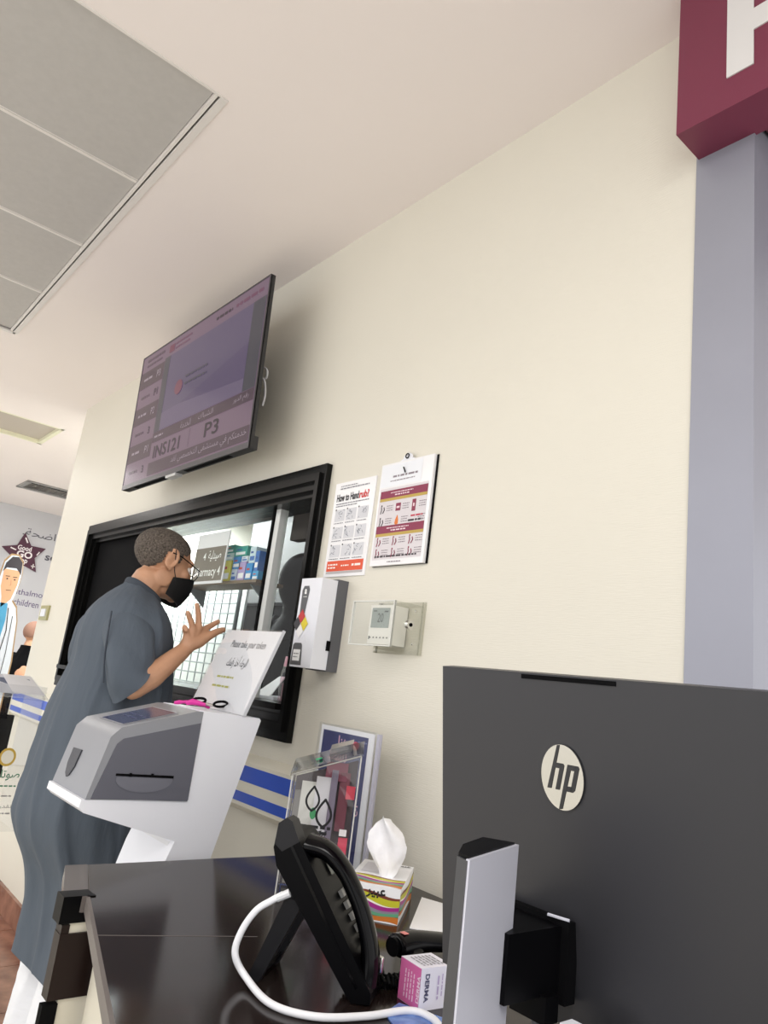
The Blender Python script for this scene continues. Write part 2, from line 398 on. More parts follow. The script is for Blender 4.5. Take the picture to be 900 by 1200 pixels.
bm = NB(); box(bm, (GX + .014, D + .05, WZ0 + .11), (GX + .046, D + .085, WZ1 - .095)); obj('sliding_stile', bm, mat('white_aluminium', '#dfe2e0', .4), win, bev=.003)
bm = NB(); box(bm, (WX0 + .09, D + .03, WZ0 + .1), (-3.60, D + .045, WZ1 - .09)); obj('tinted_panel', bm, M_blackm, win)

# ------------------------------------------------ pharmacy room behind the window
M_pw = mat('pharmacy_white', '#e8ecec', .6); M_pd = mat('pharmacy_dark_grey', '#37383a', .6)
bm = NB(); box(bm, (-4.99, 4.2, FZ), (-1.0, 4.32, 2.5)); struct('wall_pharmacy', bm, M_pw)
bm = NB(); box(bm, (-4.99, D + T, 2.42), (-1.0, 4.2, 2.5)); struct('ceiling_pharmacy', bm, mat('pharmacy_ceiling', '#aeb8bd', .6))
bm = NB(); box(bm, (-4.3, 1.56, 1.94), (-2.40, 1.60, 2.42)); obj_ = struct('trim_3', bm, mat('bulkhead_grey', '#a3aeb4', .5))
bm = NB(); box(bm, (-4.3, 1.555, 1.985), (-2.40, 1.56, 1.989)); struct('bulkhead_joint', bm, M_pd, obj_)
bm = NB(); box(bm, (-4.50, 2.45, FZ), (-1.0, 2.52, 2.42)); struct('wall_partition', bm, M_pd)
bm = NB(); box(bm, (-2.44, 1.50, 1.80), (-1.0, 1.54, 2.42)); struct('trim_4', bm, M_blackg)
bm = NB(); box(bm, (-1.06, D + T, FZ), (-1.0, 2.45, 2.42)); struct('wall_pharmacy_side', bm, M_blackm)

# wire grid rack against a white backing
rk = thing('wire_grid_rack', 'white wire grid display rack seen through the window behind the raised hand', 'rack', (-4.0, 2.0, 1.1))
obj('back_board', B((-5.0, 2.10, FZ), (-3.80, 2.115, 1.83)), mat('rack_backing', '#f4f7f7', .5, emit='#f4f8f8', es=0.0), rk)
M_wire = mat('rack_wire', '#9aa3a6', .4, .1)
for i in range(14):
    x = -4.90 + i * .092; bm = NB(); tube(bm, [(x, 2.0, .95), (x, 2.0, 1.76)], .0036, 6); obj('wire', bm, M_wire, rk)
for i in range(15):
    z = .95 + i * .058; bm = NB(); tube(bm, [(-4.90, 1.995, z), (-3.70, 1.995, z)], .0038, 6); obj('wire', bm, M_wire, rk)
bm = NB(); tube(bm, [(-3.69, 2.0, .92), (-3.69, 2.0, 1.80)], .012, 8); obj('upright', bm, M_wire, rk)
# shelf and product boxes
sh = thing('shelf', 'narrow brown wall shelf holding bright medicine boxes behind the glass', 'shelf', (-3.0, 1.5, 1.62))
obj('board', B((-3.47, 1.47, 1.632), (-2.60, 1.60, 1.645)), mat('shelf_brown', '#7d6a52', .5), sh, bev=.002)
for x in (-3.3, -2.7):
    bm = NB(); prism(bm, [(x, 1.6, 1.632), (x, 1.50, 1.632), (x, 1.6, 1.55)], (.008, 0, 0)); obj('bracket', bm, M_wire, sh)
pb = [(-3.01, -2.91, 1.645, 1.742, 'e8dd5e', 'yellow medicine box with a white band on the shelf'),
      (-3.00, -2.90, 1.743, 1.775, 'cfe6e2', 'flat pale box lying on the yellow box'),
      (-3.00, -2.905, 1.776, 1.812, '2f9f93', 'teal box on top of the pale box over the yellow one'),
      (-2.90, -2.84, 1.645, 1.70, 'd8e2f0', 'white box with blue print next to the yellow box'),
      (-2.90, -2.82, 1.701, 1.755, '3d8fd0', 'blue box stacked above the white box'),
      (-2.90, -2.77, 1.756, 1.80, '3aa79a', 'wide teal box at the top of the shelf stack'),
      (-2.835, -2.76, 1.645, 1.73, 'b9a8d8', 'lilac box in the middle of the shelf'),
      (-2.815, -2.75, 1.731, 1.754, 'eaf4fa', 'thin white box lying on the lilac box'),
      (-2.755, -2.69, 1.645, 1.72, '2b93d6', 'bright blue box near the outer end of the shelf'),
      (-2.74, -2.68, 1.721, 1.79, 'd7eef6', 'pale blue box standing on the bright blue box'),
      (-2.685, -2.625, 1.645, 1.685, '27a4de', 'small cyan box at the very end of the shelf'),
      (-2.68, -2.64, 1.7215, 1.80, '3577c8', 'slim dark blue box upright at the stack end')]
for i, (x0, x1, z0, z1, c, lab) in enumerate(pb):
    x0 = -2.955 + (x0 + 3.01) * .86; x1 = -2.955 + (x1 + 3.01) * .86
    if i == 11: z0, z1 = 1.686, 1.77
    t = thing('medicine_box', lab, 'medicine box', ((x0 + x1) / 2, 1.53, z0), group='medicine boxes on the shelf')
    obj('carton', B((x0, 1.49, z0), (x1 - .004, 1.57, z1)), mat('carton_' + c, '#' + c, .45), t, bev=.0015, seg=1)
    S = Sheet((x0, 1.49, z0), (1, 0, 0), (0, 0, 1)); w_ = x1 - x0 - .004; h_ = z1 - z0
    S.rect(ink('ffffff' if i not in (3, 7, 9) else '3a74c4'), w_ * .12, h_ * .15, w_ * .88, h_ * .42); S.rect(ink('2c5fae' if i % 2 else 'c9483c'), w_ * .15, h_ * .6, w_ * .6, h_ * .72); S.done(t)
# pharmacy sign on the glass
ps = thing('pharmacy_sign', 'white sheet with a brown bilingual pharmacy panel hung inside the glass', 'sign', (-2.86, D + .09, 1.64))
x0, x1, z0, z1 = -3.13, -2.83, 1.63, 1.862
obj('sheet', B((x0, D + .086, z0), (x1, D + .09, z1)), M_whitep, ps)
S = Sheet((x0, D + .086, z0), (1, 0, 0), (0, 0, 1)); Wd = x1 - x0
bz = mat('sign_brown', '#7a7164', .5); S.rect(bz, .0, .012, Wd - .01, .165)
S.text(ink('fbfbf8'), ar('صيدلية') , .135, .10, .255, .15, bold=.01); S.text(ink('fbfbf8'), '4', .085, .108, .11, .142, bold=.01)
S.text(ink('fbfbf8'), 'Pharmacy 4', .03, .022, .268, .075, bold=.01); S.done(ps, {bz: 'panel', ink('fbfbf8'): 'lettering'})
# exit sign
ex = thing('exit_sign', 'small green illuminated running-man exit sign on the grey partition', 'sign', (-3.82, 2.43, 1.93))
obj('sign_body', B((-3.90, 2.42, 1.93), (-3.74, 2.449, 1.995)), M_white, ex)
S = Sheet((-3.90, 2.42, 1.93), (1, 0, 0), (0, 0, 1)); eg = mat('exit_green', '#1f8f6c', .5, emit='#1f9a72', es=.5); S.rect(eg, .004, .004, .156, .061)
wh = mat('exit_white', '#e8fff4', .5, emit='#e8fff4', es=.6)
S.disc(wh, .075, .048, .006); S.line(wh, [(.072, .042), (.066, .026), (.055, .012)], .006); S.line(wh, [(.066, .026), (.08, .02), (.082, .010)], .006); S.line(wh, [(.055, .036), (.07, .040), (.086, .033)], .004)
S.rect(wh, .105, .010, .128, .055); S.line(wh, [(.02, .033), (.045, .033)], .006); S.line(wh, [(.028, .043), (.018, .033), (.028, .023)], .005); S.done(ex, {eg: 'panel', wh: 'pictogram'})
# pink bottle, small cup stand on the sill
bt = thing('water_bottle', 'clear water bottle with pink cap on the window sill', 'bottle', (-2.115, D + .17, WZ0 + .115))
bm = NB(); cyl(bm, (-2.235, D + .11, WZ0 + .115), (0, 0, 1), .03, .10, 20); tube(bm, [(-2.235, D + .11, WZ0 + .215), (-2.235, D + .11, WZ0 + .235)], [.03, .024], 20); obj('bottle_body', bm, glass('pink_clear', (.86, .72, .76), 1.0), bt, smooth=True)
bm = NB(); cyl(bm, (-2.235, D + .11, WZ0 + .236), (0, 0, 1), .026, .035, 20, .023); obj('cap', bm, mat('pink_cap', '#e3a0b4', .4), bt, smooth=True)
bm = NB(); cyl(bm, (-2.235, D + .11, WZ0 + .118), (0, 0, 1), .022, .06, 16); obj('water', bm, mat('dark_rose', '#6b4650', .2), bt, smooth=True)
cs = thing('card_stand', 'small white card stand on the window sill behind the token notice', 'stand', (-2.38, D + .2, WZ0 + .115))
obj('base', B((-2.50, D + .10, WZ0 + .115), (-2.30, D + .24, WZ0 + .125)), M_white, cs, bev=.002)
bm = NB(); prism(bm, [(-2.47, D + .12, WZ0 + .125), (-2.36, D + .12, WZ0 + .125), (-2.40, D + .20, WZ0 + .20), (-2.44, D + .20, WZ0 + .20)], (0, .004, .0)); obj('card', bm, M_whitep, cs)

# ------------------------------------------------ wall guard rail
gr = thing('wall_guard', 'cream wall guard rail with two blue stripes along the wall', 'guard rail', (-3.4, D, .83))
bm = NB(); y0 = D - .04; x0, x1 = -5.13, -1.78
prism(bm, [(x0, D, .835), (x0, D - .02, .838), (x0, y0, .856), (x0, y0, .99), (x0, D - .02, 1.008), (x0, D, 1.012)], (x1 - x0, 0, 0)); obj('rail', bm, mat('guard_cream', '#e6e2d2', .4), gr, bev=.004)
for za, zb in ((.931, .979), (.868, .898)): obj('stripe', B((x0, y0 - .0012, za), (x1, y0 + .002, zb)), M_blue, gr)
obj('end_cap', B((x0 - .012, y0 - .002, .836), (x0 + .01, D, 1.012)), mat('guard_cap', '#d9d4c2', .4), gr, bev=.004)

# ------------------------------------------------ switch plate near the far corner
sw = thing('switch_plate', 'small khaki framed switch with white rocker near the wall corner', 'switch', (-4.98, D, 1.44))
obj('plate', B((-5.07, D - .012, 1.438), (-4.90, D, 1.53)), mat('khaki_plate', '#aaa577', .4), sw, bev=.003)
obj('rocker', B((-5.035, D - .018, 1.46), (-4.94, D - .008, 1.508)), M_white, sw, bev=.002)

# ------------------------------------------------ wall_left graphics
t = thing('wall_star', 'maroon star decal with white lettering on the far grey wall', 'decal', (-9.68, 2.22, 2.1))
bm = NB(); c = V((-9.69, 2.215, 2.345)); pts = []
for i in range(10):
    a = PI / 2 + .15 + i * PI / 5; r = .265 if i % 2 == 0 else .135; pts.append(c + V((0, r * math.cos(a), r * math.sin(a))))
prism(bm, pts, (.012, 0, 0)); obj('star', bm, mat('star_maroon', '#4d1f38', .5), t)
S = Sheet(c + V((.012, 0, 0)), (0, 1, 0), (0, 0, 1)); wt = ink('f4eef0')
S.text(wt, 'Good', -.085, .045, .075, .105, bold=.02); S.text(wt, 'GO', -.08, -.045, .10, .04, bold=.03); S.text(wt, 'app', -.05, -.125, .06, -.06, bold=.02)
S.line(wt, [(.115, -.125), (.155, -.125)], .012); S.line(wt, [(.135, -.148), (.135, -.10)], .012); S.line(wt, [(-.02, .20), (.01, .15)], .018); S.line(wt, [(-.16, .05), (-.10, .035)], .014); S.line(wt, [(.17, .06), (.15, .02)], .014); S.done(t, {wt: 'lettering'})
t = thing('wall_lettering', 'dark Arabic and English lettering across the far grey wall', 'lettering', (-9.69, 2.5, 1.7))
S = Sheet((-9.699, 0, 0), (0, 1, 0), (0, 0, 1)); dk = ink('4a4a58'); pu = ink('5a4a78')
S.text(dk, ar('رؤية واضحة.').replace('ؤ', 'ﺅ'), 2.15, 2.555, 2.92, 2.675)
S.text(dk, 'so clear', 2.47, 2.325, 2.98, 2.42, bold=.02); S.text(pu, 'ophthalmology', 2.10, 1.835, 2.72, 1.925); S.text(pu, 'children unit', 2.235, 1.725, 2.70, 1.805); S.done(t, {dk: 'lettering', pu: 'lettering'})

# ------------------------------------------------ doctor standee
t = thing('doctor_standee', 'cardboard cutout of a cartoon doctor in a white coat', 'standee', (-5.5, 1.2, FZ))
Y = lambda y, z: V((-5.5, y, z))
cy = 1.215
out = [(cy - .22, FZ), (cy + .145, FZ), (cy + .135, .9), (cy + .135, 1.15), (cy + .108, 1.42), (cy + .082, 1.52), (cy + .045, 1.56), (cy + .06, 1.62), (cy + .068, 1.74), (cy + .055, 1.83), (cy + .02, 1.872), (cy - .03, 1.87), (cy - .065, 1.82), (cy - .075, 1.70), (cy - .05, 1.60), (cy - .05, 1.56), (cy - .12, 1.52), (cy - .19, 1.42), (cy - .22, .9)]
bm = NB(); prism(bm, [Y(a, b) for a, b in out], (-.02, 0, 0)); obj('board', bm, [mat('cutout_edge', '#a88a63', .7)], t)
S = Sheet((-5.5, 0, 0), (0, 1, 0), (0, 0, 1))
inset = [(cy + (a - cy) * .93, b - (.012 if b > 1.5 else 0)) for a, b in out]
S.poly(mat('coat_print', '#dbe2ec', .5), inset, .0006)
sk = mat('cartoon_skin', '#dba983', .6); S.poly(sk, [(cy - .02, 1.50), (cy + .03, 1.56), (cy + .05, 1.66), (cy + .052, 1.76), (cy - .055, 1.76), (cy - .05, 1.64), (cy - .03, 1.57)], .0012)
hr = mat('cartoon_hair', '#39343a', .6); S.poly(hr, [(cy - .06, 1.74), (cy - .052, 1.80), (cy - .02, 1.85), (cy + .02, 1.855), (cy + .05, 1.82), (cy + .058, 1.73), (cy + .044, 1.75), (cy + .02, 1.775), (cy - .04, 1.77)], .0018)
bl = mat('cartoon_scrubs', '#4f9fc8', .6); S.poly(bl, [(cy - .03, 1.53), (cy + .02, 1.53), (cy + .03, 1.42), (cy + .01, 1.1), (cy - .05, .9), (cy - .09, 1.3)], .0012)
kk = ink('2a2426')
for d in (-.022, .026): S.line(kk, [(cy + d - .012, 1.712), (cy + d + .012, 1.714)], .005, .0024); S.disc(kk, cy + d, 1.695, .006, .005, .0024)
S.line(kk, [(cy - .012, 1.618), (cy + .018, 1.62)], .004, .0024); S.line(ink('b98462'), [(cy + .004, 1.69), (cy + .01, 1.655), (cy, 1.652)], .003, .0024)
S.line(kk, [(cy + .03, 1.50), (cy + .05, 1.35), (cy + .04, 1.20), (cy + .055, 1.12)], .006, .0024); S.line(kk, [(cy + .068, 1.45), (cy + .08, 1.2), (cy + .075, .9)], .004, .0024)
S.done(t, {sk: 'face', hr: 'hair', bl: 'scrubs', kk: 'linework', mat('coat_print'): 'coat', ink('b98462'): 'nose'})
bm = NB(); prism(bm, [(-5.52, cy - .05, FZ), (-5.75, cy - .05, FZ), (-5.52, cy - .05, .9)], (0, .01, 0)); obj('strut', bm, mat('cutout_edge'), t)

# ------------------------------------------------ TV
TVM = Matrix.Translation((-2.876, 1.13, 2.74)) @ Matrix.Rotation(math.atan2(.031, .688), 4, 'X')
tv = thing('wall_television', 'large flat queue display television mounted high above the window', 'television', M=TVM)
hw, hh, th = .6115, .689, .045      # half width, height, thickness; local y+ points to the wall, z down from top
bm = NB(); box(bm, (-hw, 0, -hh), (hw, .018, 0)); box(bm, (-hw + .002, .004, -hh), (hw - .002, .036, -hh + .05)); box(bm, (-hw + .05, .02, -hh + .02), (hw - .05, th, -.10)); obj('casing', bm, mat('tv_casing', '#2b2b2d', .35), tv, 'local', bev=.003)
bm = NB(); rect_ring(bm, -hw, hw, -hh, 0, .007, .007, .007, .022, -.003, .004); obj('bezel', bm, mat('tv_bezel', '#4d4b50', .3, .5), tv, 'local', bev=.001, seg=1)
def em(c, s=.55): return mat('screen_' + c, '#101012', .18, emit='#' + c, es=s * .62, spec=.35)
sx0, sx1, sz0, sz1 = -hw + .007, hw - .007, -hh + .022, -.007
obj('screen', B((sx0, -.001, sz0), (sx1, .002, sz1)), em('a08296'), tv, 'local')
O = TVM @ V((sx0, -.001, sz0)); S = Sheet(O, TVM.to_3x3() @ V((1, 0, 0)), TVM.to_3x3() @ V((0, 0, 1))); SW, SH = sx1 - sx0, sz1 - sz0
pk, dkp, vio, gry, whi, blk = em('a98aa2'), em('6e5566'), em('85759a'), em('65626e'), em('d8c4d2'), em('2c2030')
L0 = .285
S.rect(pk, 0, 0, SW, SH, .0006)
rows = [('P3', 1), ('P1', 0), ('P2', 1), ('3', 0), ('P1', 1), ('3', 0)]
for i, (tx, dkrow) in enumerate(rows):
    v1 = SH - .085 - i * .0955; v0 = v1 - .088
    if dkrow: S.rect(dkp, .004, v0, L0 - .006, v1, .0012)
    S.text(whi if dkrow else blk, tx, .205, v0 + .026, .205 + (.042 if len(tx) > 1 else .02), v0 + .062, .0018, bold=.015)
    S.greek(whi if dkrow else dkp, .05, v0 + .038, .15, .012, .0018, i)
S.greek(dkp, .06, SH - .035, .26, .012, .0018, 3); S.greek(dkp, .06, SH - .062, .24, .010, .0018, 5)
S.rect(vio, L0, .215, SW - .006, SH - .075, .0012); S.rect(gry, L0, .215, L0 + .06, SH - .075, .0018); S.rect(gry, SW - .10, .215, SW - .006, SH - .075, .0018)
S.poly(em('9482a6'), [(L0 + .06, .30), (L0 + .25, .305), (SW - .10, .42), (SW - .10, .215), (L0 + .06, .215)], .0020); S.poly(em('7c6a94'), [(L0 + .25, .305), (SW - .10, .42), (SW - .10, .27)], .0024)
S.disc(em('b0677e'), L0 + .21, .39, .04, .035, .003); S.greek(gry, L0 + .27, .42, L0 + .48, .010, .003, 8); S.greek(gry, L0 + .27, .385, L0 + .48, .010, .003, 9)
S.rect(em('a0486a'), L0 + .035, SH - .058, L0 + .09, SH - .022, .0018); S.greek(em('9a5a7c'), L0 + .10, SH - .032, L0 + .27, .009, .0018, 1); S.greek(em('9a5a7c'), L0 + .10, SH - .055, L0 + .25, .009, .0018, 2)
S.greek(blk, SW - .42, SH - .045, SW - .28, .012, .0018, 4); S.greek(em('9a5a7c'), SW - .25, SH - .045, SW - .03, .014, .0018, 6)
S.rect(dkp, L0, .165, SW - .006, .213, .0018); S.greek(whi, L0 + .02, .185, L0 + .12, .010, .0024, 2); S.text(whi, ar('الخدمة'), L0 + .30, .175, L0 + .40, .205, .0024); S.text(whi, ar('الشباك'), L0 + .47, .175, L0 + .60, .205, .0024); S.text(whi, ar('رقم الدور'), SW - .16, .175, SW - .04, .205, .0024)
S.text(blk, 'INS121', L0 + .035, .085, L0 + .31, .145, .0018, bold=.012); S.text(blk, 'P3', L0 + .545, .088, L0 + .665, .15, .0018, bold=.012)
S.rect(em('80687a'), L0 + .40, .075, L0 + .403, .16, .0018)
S.rect(dkp, L0, .008, SW - .006, .068, .0018); S.text(whi, ar('خدمتكم في مستشفى التخصصي لقد'), L0 + .25, .018, SW - .02, .06, .0024)
S.done(tv, {pk: 'display_field', dkp: 'display_row', vio: 'video_area', gry: 'stripe', whi: 'lettering', blk: 'lettering'})
bm = NB(); box(bm, (-.10, -.002, -hh - .012), (.0, .03, -hh)); obj('sensor', bm, mat('tv_sensor', '#bdbdbd', .3), tv, 'local', bev=.002)
for xa, xb in ((-.48, -.12), (.06, .45)): obj('speaker_slot', B((xa, .006, -hh - .001), (xb, .027, -hh + .004)), M_blackm, tv, 'local')
bm = NB(); box(bm, (-.2, th, -.52), (.2, th + .012, -.18)); box(bm, (-.05, th + .01, -.42), (.05, th + .14, -.28)); box(bm, (-.2, th + .13, -.52), (.2, th + .145, -.18)); obj('mount_arm', bm, M_black, tv, 'local')
bm = NB(); tube(bm, spline([TVM @ V(p) for p in ((hw - .07, .05, -.38), (hw - .045, .055, -.41), (hw - .04, .06, -.46), (hw - .05, .06, -.50))], 6), .004, 8); tube(bm, spline([TVM @ V(p) for p in ((hw - .07, .05, -.34), (hw - .042, .055, -.36), (hw - .045, .06, -.385), (hw - .06, .06, -.39))], 6), .004, 8); obj('cable', bm, mat('pale_cable', '#cfcfd2', .4), tv, smooth=True)

# ------------------------------------------------ wall posters
def poster_a():
    x0, x1, z0, z1 = -1.950, -1.736, 1.603, 1.922
    t = thing('handrub_poster', 'white laminated hand rub instruction poster with orange footer band', 'poster', (x0, D, z0))
    obj('sheet', B((x0, D - .004, z0), (x1, D, z1)), M_lam, t)
    S = Sheet((x0, D - .004, z0), (1, 0, 0), (0, 0, 1)); W, H = x1 - x0, z1 - z0
    og = ink('e2552f'); gy = ink('8c8c94'); dk = ink('2b2b30'); rd = ink('d83a3a'); pale = ink('d5d6db')
    S.rect(og, .012, .018, W - .012, .052); S.rect(ink('b9b4b4'), .012, .010, W - .012, .017)
    wt = ink('fff2ea'); S.greek(wt, .02, .037, .07, .005, .001, 1); S.greek(wt, .02, .027, .06, .005, .001, 2); S.greek(wt, .09, .033, .13, .004, .001, 3); S.greek(wt, .145, .032, .19, .007, .001, 4)
    S.text(dk, 'How to Hand', .016, H - .066, .134, H - .040, bold=.03); S.text(rd, 'rub?', .137, H - .066, .186, H - .040, bold=.03)
    S.greek(gy, .03, H - .024, .185, .004, .001, 5); S.greek(gy, .03, H - .015, .12, .003, .001, 7); S.greek(gy, .016, H - .076, .19, .0035, .001, 6); S.greek(gy, .016, H - .084, .13, .0035, .001, 9)
    for r in range(3):
        for c in range(3):
            u = .018 + c * .061; v = H - .134 - r * .060; rr = random.Random(r * 7 + c)
            S.rect(pale, u, v, u + .053, v + .040); S.greek(gy, u, v - .008, u + .05, .0028, .001, r * 3 + c)
            for _ in range(7):
                a = (u + rr.uniform(.008, .045), v + rr.uniform(.006, .038)); b = (a[0] + rr.uniform(-.016, .016), a[1] + rr.uniform(-.014, .014)); b = (min(max(b[0], u + .003), u + .05), min(max(b[1], v + .003), v + .037)); S.line(ink('7d8290'), [a, b], .0016, .001)
            S.disc(dk, u + .003, v + .040, .003)
    S.done(t, {dk: 'lettering', rd: 'lettering', og: 'footer_band', pale: 'picture_panel'})
poster_a()
def poster_b():
    x0, x1, z0, z1 = -1.702, -1.468, 1.626, 1.945
    t = thing('clipboard_notice', 'white clipboard with maroon banded fire safety notice on a nail', 'notice board', (x0, D, z0))
    obj('board', B((x0, D - .014, z0), (x1, D - .004, z1)), M_lam, t, bev=.002); obj('board_edge', B((x0 + .001, D - .004, z0 - .001), (x1 + .006, D - .001, z1)), M_black, t)
    bm = NB()
    S = Sheet((x0, D - .014, z0), (1, 0, 0), (0, 0, 1)); W, H = x1 - x0, z1 - z0
    tab = [(W * .5 - .035, H), (W * .5 + .035, H)] + [(W * .5 + .02 * math.cos(a * PI / 8) , H + .006 + .016 * math.sin(a * PI / 8)) for a in range(9)]
    prism(bm, [S.P(u, v, 0) for u, v in tab], S.n * -.004); obj('hanging_tab', bm, M_white, t)
    bm = NB(); tube(bm, [S.P(W * .5 + .007 * math.cos(a * PI / 6), H + .012 + .007 * math.sin(a * PI / 6), .003) for a in range(13)], .0017, 6); obj('ring', bm, M_blackm, t)
    bm = NB(); tube(bm, [S.P(W * .5 - .01, H - .022, .004), S.P(W * .5 - .004, H - .032, .004), S.P(W * .5, H - .04, .004)], .002, 6); obj('clip', bm, M_blackm, t)
    mr = ink('8a2c4c'); gd = ink('bfa24e'); gy = ink('8a8088'); rd = ink('c23a50'); org = ink('e0792f'); pl = ink('dcd6da'); dk = ink('3a3238'); wt = ink('f2d8e0')
    S.rect(mat('notice_header', '#e9ecf2', .3), .004, H - .075, W * .8, H - .006); S.greek(gy, .06, H - .048, .17, .006, .001, 3); S.greek(gy, .05, H - .06, .16, .003, .001, 4)
    S.rect(pl, .008, .018, W - .012, H - .08)
    for vb in (H - .112, H - .222):
        S.rect(mr, .012, vb, W - .012, vb + .024, .001); S.rect(gd, .012, vb - .009, W - .012, vb, .001); S.greek(wt, .06, vb + .014, .16, .003, .0014, 1); S.greek(wt, .08, vb + .006, .145, .004, .0014, 2)
    for r, v in enumerate((H - .16, H - .200, H - .262, H - .297)):
        for c in range(3):
            u = .018 + c * .072; rr = random.Random(r * 5 + c)
            S.greek(gy, u + .03, v + .022, u + .06, .0024, .001, r); S.greek(gy, u + .03, v + .015, u + .058, .0024, .001, r + 4); S.greek(gy, u + .03, v + .008, u + .06, .0024, .001, r + 8)
            if r == 0 and c == 1: S.rect(mr, u, v + .004, u + .022, v + .028, .001); S.rect(wt, u + .004, v + .012, u + .018, v + .018, .0014)
            elif r == 0 and c == 2: S.rect(mr, u, v - .004, u + .016, v + .032, .001); S.rect(wt, u + .005, v + .01, u + .011, v + .02, .0014)
            elif r == 1 and c == 1: S.poly(org, [(u + .008, v), (u + .018, v + .004), (u + .018, v + .016), (u + .012, v + .032), (u + .004, v + .018), (u + .002, v + .006)], .001)
            elif r == 1 and c == 2: S.greek(rd, u, v + .02, u + .05, .005, .0014, 5); S.greek(dk, u - .01, v + .006, u + .05, .006, .0014, 6)
            else:
                col = dk if (r < 2) else mr
                S.line(col, [(u + .004, v + .002), (u + .007, v + .014), (u + .005, v + .022)], .004, .001); S.disc(col, u + .006, v + .026, .003); S.line(col, [(u + .014, v + .003), (u + .02, v + .012), (u + .017, v + .02)], .004, .001)
    S.greek(dk, .02, .024, W - .03, .005, .0014, 11); S.greek(gy, .08, .008, .14, .003, .0014, 12)
    S.done(t, {mr: 'maroon_band', gd: 'gold_band', org: 'flame'})
poster_b()

# ------------------------------------------------ soap dispenser
t = thing('soap_dispenser', 'tall white wall mounted hand sanitizer dispenser with grey back', 'dispenser', (-1.88, D, 1.30))
obj('back_plate', B((-1.922, D - .04, 1.305), (-1.812, D, 1.585)), mat('dispenser_grey', '#5d5e63', .45), t, bev=.012, seg=3)
bm = NB(); box(bm, (-1.926, D - .098, 1.308), (-1.814, D - .034, 1.580)); obj('cover', bm, M_white, t, bev=.014, seg=4)
S = Sheet((-1.932, D - .098, 1.308), (1, 0, 0), (0, 0, 1)); dg = mat('dispenser_strip', '#5a5c60', .35)
S.poly(dg, [(.022, .135), (.044, .135), (.058, .235), (.052, .248), (.026, .248), (.018, .235)], .0008); wt = ink('f3f3f3'); S.text(wt, 'a', .032, .222, .044, .238, .0014, bold=.04); S.greek(wt, .029, .213, .048, .002, .0014, 1)
cxx, czz, q = .036, .130, .020
for col, (du, dv) in (('c23a3a', (0, 1)), ('e3cf3b', (1, 0)), ('f4f4f4', (0, -1)), ('3c3c40', (-1, 0))):
    a = (cxx + du * q, czz + dv * q * 1.15); S.poly(ink(col), [(a[0] - q * .95, a[1]), (a[0], a[1] - q * 1.1), (a[0] + q * .95, a[1]), (a[0], a[1] + q * 1.1)], .0018)
S.poly(dg, [(.008, .006), (.068, .006), (.060, .066), (.054, .072), (.02, .072), (.012, .066)], .0009); S.rect(ink('f4f4f4'), .018, .018, .056, .052, .0014); S.greek(ink('77777c'), .022, .038, .05, .003, .0018, 2); S.greek(ink('77777c'), .022, .028, .045, .003, .0018, 3)
S.done(t, {dg: 'window_strip', wt: 'lettering'})
obj('latch', B((-1.8135, D - .052, 1.365), (-1.811, D - .038, 1.395)), M_black, t)

# ------------------------------------------------ thermostat in acrylic guard
t = thing('thermostat_guard', 'clear acrylic lock box with a white thermostat inside on the wall', 'thermostat', (-1.55, D, 1.38))
bm = NB(); box(bm, (-1.635, D - .106, 1.383), (-1.457, D - .001, 1.505))
bx = obj('guard_box', bm, glass('guard_acrylic', (.90, .905, .89), 1.6, .02), t, bev=.006)
bm = NB(); rect_ring(bm, -1.645, -1.447, 1.372, 1.516, .012, .012, .012, .012, D - .006, D); obj('flange', bm, glass('acrylic_flange', (.86, .86, .83), 1.3, .05), t)
bm = NB(); rect_ring(bm, -1.635, -1.457, 1.383, 1.505, .003, .003, .003, .003, D - .107, D - .100); obj('guard_rim', bm, mat('acrylic_edge', '#d9dad4', .2), t)
obj('thermostat_body', B((-1.61, D - .06, 1.392), (-1.515, D - .004, 1.500)), mat('thermostat_white', '#e9e8e0', .4), t, bev=.004)
S = Sheet((-1.61, D - .06, 1.392), (1, 0, 0), (0, 0, 1)); lc = mat('lcd_grey', '#8f9a94', .2); S.rect(lc, .008, .045, .085, .1, .0008); dk = ink('3b4440'); S.text(dk, '20', .035, .06, .06, .085, .0014); S.rect(dk, .015, .09, .03, .093, .0014); S.rect(dk, .062, .088, .078, .092, .0014)
for i in range(6): S.rect(ink('77776f'), .008 + i * .0145, .016, .014 + i * .0145, .020, .0008)
S.rect(dk, .004, .013, .008, .022, .0008); S.done(t, {lc: 'display', dk: 'lettering'})
bm = NB(); cyl(bm, (-1.457, D - .05, 1.448), (1, 0, 0), .013, .010, 20); obj('lock', bm, M_chrome, t, smooth=True); bm = NB(); cyl(bm, (-1.447, D - .05, 1.448), (1, 0, 0), .005, .002, 12); obj('keyhole', bm, M_blackm, t)
for z in (1.40, 1.488): bm = NB(); cyl(bm, (-1.457, D - .028, z), (1, 0, 0), .004, .003, 10); obj('screw', bm, M_chrome, t)

